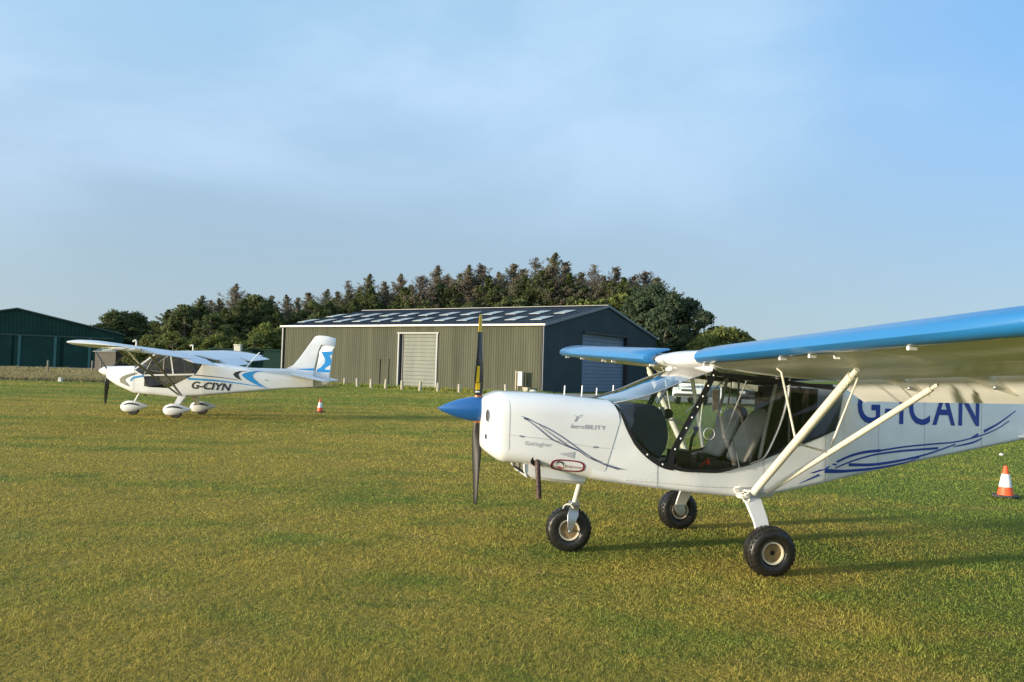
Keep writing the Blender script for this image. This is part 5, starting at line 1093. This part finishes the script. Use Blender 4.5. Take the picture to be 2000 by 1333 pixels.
SG = [(-3.815, 2.018), (-4.155, 2.04), (-4.145, 1.955), (-4.068, 1.915), (-4.135, 1.758), (-4.105, 1.642), (-3.957, 1.546), (-3.936, 1.5), (-4.10, 1.487), (-4.10, 1.413), (-3.713, 1.425), (-3.71, 1.493), (-3.821, 1.553), (-3.93, 1.682), (-3.948, 1.797), (-3.875, 1.932)]
for s in (1, -1):
    c = MB(); c.add(*poly(SG, lambda x, z: .036, .004, s)); c.build('rudder_emblem', M['n_blue'], rd, smooth=0)
    c = MB(); c.add(*poly([(-3.077, 1.478), (-3.64, 1.528), (-3.62, 1.455)], lambda x, z: .046 if x < -3.2 else .06, .006, s)); c.build('fin_stripe', M['n_blue'], rd, smooth=0)
    c = MB(); q = []
    for y, x0, x1, z0, z1, k_ in ((.03, -2.98, -3.62, 1.33, 1.27, 1), (.9, -3.10, -3.62, 1.33, 1.27, .8), (1.22, -3.25, -3.62, 1.33, 1.27, .5)):
        q.append([(x0, s * y, z0), ((x0 * 2 + x1) / 3, s * y, (z0 * 2 + z1) / 3 + .03 * k_), (x1, s * y, z1 + .012), (x1, s * y, z1 - .012), ((x0 * 2 + x1) / 3, s * y, (z0 * 2 + z1) / 3 - .03 * k_)])
    c.loft(q); c.build('tailplane', M['n_white'], NX, smooth=40)
    c = MB(); q = []
    for y in (.08, 1.22): q.append([(-3.63, s * y, 1.29), (-4.15, s * y, 1.17), (-4.15, s * y, 1.16), (-3.63, s * y, 1.255)])
    c.loft(q); c.build('elevator', M['n_fabric'], NX, smooth=0)
    k = MB(); k.tube([(-2.9, s * .12, 1.02), (-3.3, s * .09, 1.04)], .016, 8); k.build('tail_step', M['n_white'], nt_)
# aerials and step
k = MB(); k.tube([(-1.62, 0, 1.49), (-2.0, 0, 1.95)], .016, 8); k.build('aerial', M['n_white'], NX)
k = MB(); k.tube([(.6, 3.3, NLZ(3.3) - .08), (1.05, 3.3, NLZ(3.3) - .12)], .014, 8); k.tube([(.6, 3.3, NLZ(3.3) - .02), (.6, 3.3, NLZ(3.3) - .12)], .012, 8); k.build('pitot_tube', M['n_white'], NX)

# ------------------------------------------------------------------ turf blades and rough grass
def blade_mat(name, colour_fn, tip):
    m = bpy.data.materials.new(name); t = nt(m); L = t.links.new
    out = node(t, 'ShaderNodeOutputMaterial'); p = node(t, 'ShaderNodeBsdfPrincipled'); p.inputs['Roughness'].default_value = .6; p.inputs['Specular IOR Level'].default_value = .2
    c = colour_fn(t); at_ = node(t, 'ShaderNodeAttribute', attribute_name='shade')
    k = node(t, 'ShaderNodeMix', data_type='RGBA'); L(at_.outputs['Fac'], k.inputs[0]); L(c, k.inputs[6]); k.inputs[7].default_value = rgb(tip)
    L(k.outputs[2], p.inputs['Base Color'])
    tr = node(t, 'ShaderNodeBsdfTranslucent'); L(k.outputs[2], tr.inputs[0]); mx = node(t, 'ShaderNodeMixShader'); mx.inputs[0].default_value = .3
    L(p.outputs[0], mx.inputs[1]); L(tr.outputs[0], mx.inputs[2]); L(mx.outputs[0], out.inputs[0]); return m
def vnoise(X, Y, cell, seed):
    q = np.random.default_rng(seed); G = q.uniform(0, 1, (257, 257)); x = X / cell; y = Y / cell; i = np.floor(x).astype(int); j = np.floor(y).astype(int); fx = x - i; fy = y - j
    fx = fx * fx * (3 - 2 * fx); fy = fy * fy * (3 - 2 * fy); g = lambda a, b: G[a % 257, b % 257]
    return (g(i, j) * (1 - fx) + g(i + 1, j) * fx) * (1 - fy) + (g(i, j + 1) * (1 - fx) + g(i + 1, j + 1) * fx) * fy
def blades(name, X, Y, H, Wd, m, lean=.6, z0=0.0, tuft=0):
    n = len(X); a = rng.uniform(0, 2 * PI, n); la = rng.uniform(0, 2 * PI, n); ln = H * rng.uniform(.1, lean, n)
    dx, dy = np.cos(a) * Wd / 2, np.sin(a) * Wd / 2
    V = np.zeros((n, 3, 3), np.float32)
    V[:, 0] = np.stack([X - dx, Y - dy, np.full(n, z0)], 1); V[:, 1] = np.stack([X + dx, Y + dy, np.full(n, z0)], 1)
    V[:, 2] = np.stack([X + np.cos(la) * ln, Y + np.sin(la) * ln, z0 + H], 1)
    me = bpy.data.meshes.new(name); me.vertices.add(3 * n); me.vertices.foreach_set('co', V.ravel())
    me.loops.add(3 * n); me.loops.foreach_set('vertex_index', np.arange(3 * n, dtype=np.int32)); me.polygons.add(n); me.polygons.foreach_set('loop_start', np.arange(0, 3 * n, 3, dtype=np.int32))
    sh_ = np.repeat(np.clip(rng.normal(.12, .28, n) + (tuft), 0, .9), 3).astype(np.float32)
    at_ = me.attributes.new('shade', 'FLOAT', 'POINT'); at_.data.foreach_set('value', sh_)
    me.materials.append(m); me.update(calc_edges=True)
    o = bpy.data.objects.new(name, me); COL.objects.link(o); return o
bmat = blade_mat('turf_blades', turf_colour, (.235, .185, .07))
N = 720000
r = 3.4 * (62 / 3.4) ** (rng.uniform(0, 1, N) ** .92); th = rng.uniform(-R(46), R(54), N)
X = np.sin(th) * r; Y = np.cos(th) * r
k = Y > 3; X, Y, r = X[k], Y[k], r[k]
# keep off the gravel and clear of the verge beyond the bollards
dd = (X - HC[0]) * -HB[0] + (Y - HC[1]) * -HB[1]
ok = (dd > 4.4) & ~((X > 8) & (Y > 45)) & ~((X < -14) & (Y > 53 + (X + 40) * .03))
X, Y, r = X[ok], Y[ok], r[ok]
tf = .5 * vnoise(X, Y, .16, 1) + .5 * vnoise(X, Y, .5, 2); tf2 = vnoise(X, Y, .33, 3)
H = rng.uniform(.010, .025, len(X)) * (.38 + 1.9 * tf ** 1.6) * np.clip(.8 + r * .012, .8, 1.6); H *= 1 + 1.0 * (rng.uniform(0, 1, len(X)) > .985)
o = blades('grass', X, Y, H, np.maximum(.0032, .00085 * r) * rng.uniform(.7, 1.4, len(X)), bmat, 1.1, tuft=(tf2 - .5) * .55); tag(o, 'short mown grass of the airfield', kind='stuff')
def straw_colour(t):
    g = node(t, 'ShaderNodeNewGeometry'); n = node(t, 'ShaderNodeTexNoise'); n.inputs['Scale'].default_value = .35; n.inputs['Detail'].default_value = 4; t.links.new(g.outputs['Position'], n.inputs['Vector'])
    q = node(t, 'ShaderNodeMapRange'); q.inputs[1].default_value = .38; q.inputs[2].default_value = .62; t.links.new(n.outputs['Fac'], q.inputs[0])
    x = node(t, 'ShaderNodeMix', data_type='RGBA'); x.inputs[6].default_value = rgb((.20, .19, .07)); x.inputs[7].default_value = rgb((.36, .29, .15)); t.links.new(q.outputs[0], x.inputs[0]); return x.outputs[2]
smat = blade_mat('rough_grass_blades', straw_colour, (.42, .34, .19))
n = 60000; Y = 52.6 + 55 * rng.uniform(0, 1, n) ** 2; X = -Y * rng.uniform(.16, .78, n); ok = (X < -13.5) & (Y > 53 + (X + 40) * .03) & ~((X > -25) & (Y > 62)); X, Y = X[ok], Y[ok]
o = blades('rough_grass', X, Y, rng.uniform(.08, .34, len(X)) * (.4 + vnoise(X, Y, 2.5, 5)), rng.uniform(.05, .14, len(X)), smat, 1.6); tag(o, 'long straw-coloured rough grass beyond the mown field', kind='stuff')
# weeds round the bollards
n = 9000; tt = rng.uniform(-4, 42, n); s_ = -5.2 + rng.normal(0, .55, n); X = HC[0] + HA[0] * tt + HB[0] * s_; Y = HC[1] + HA[1] * tt + HB[1] * s_
wmat = blade_mat('verge_weed_blades', lambda t: (lambda x: x)(turf_colour(t)), (.07, .085, .03))
o = blades('verge_weeds', X, Y, rng.uniform(.08, .34, n), rng.uniform(.04, .10, n), wmat, .9); tag(o, 'low weeds along the verge by the bollards', kind='stuff')
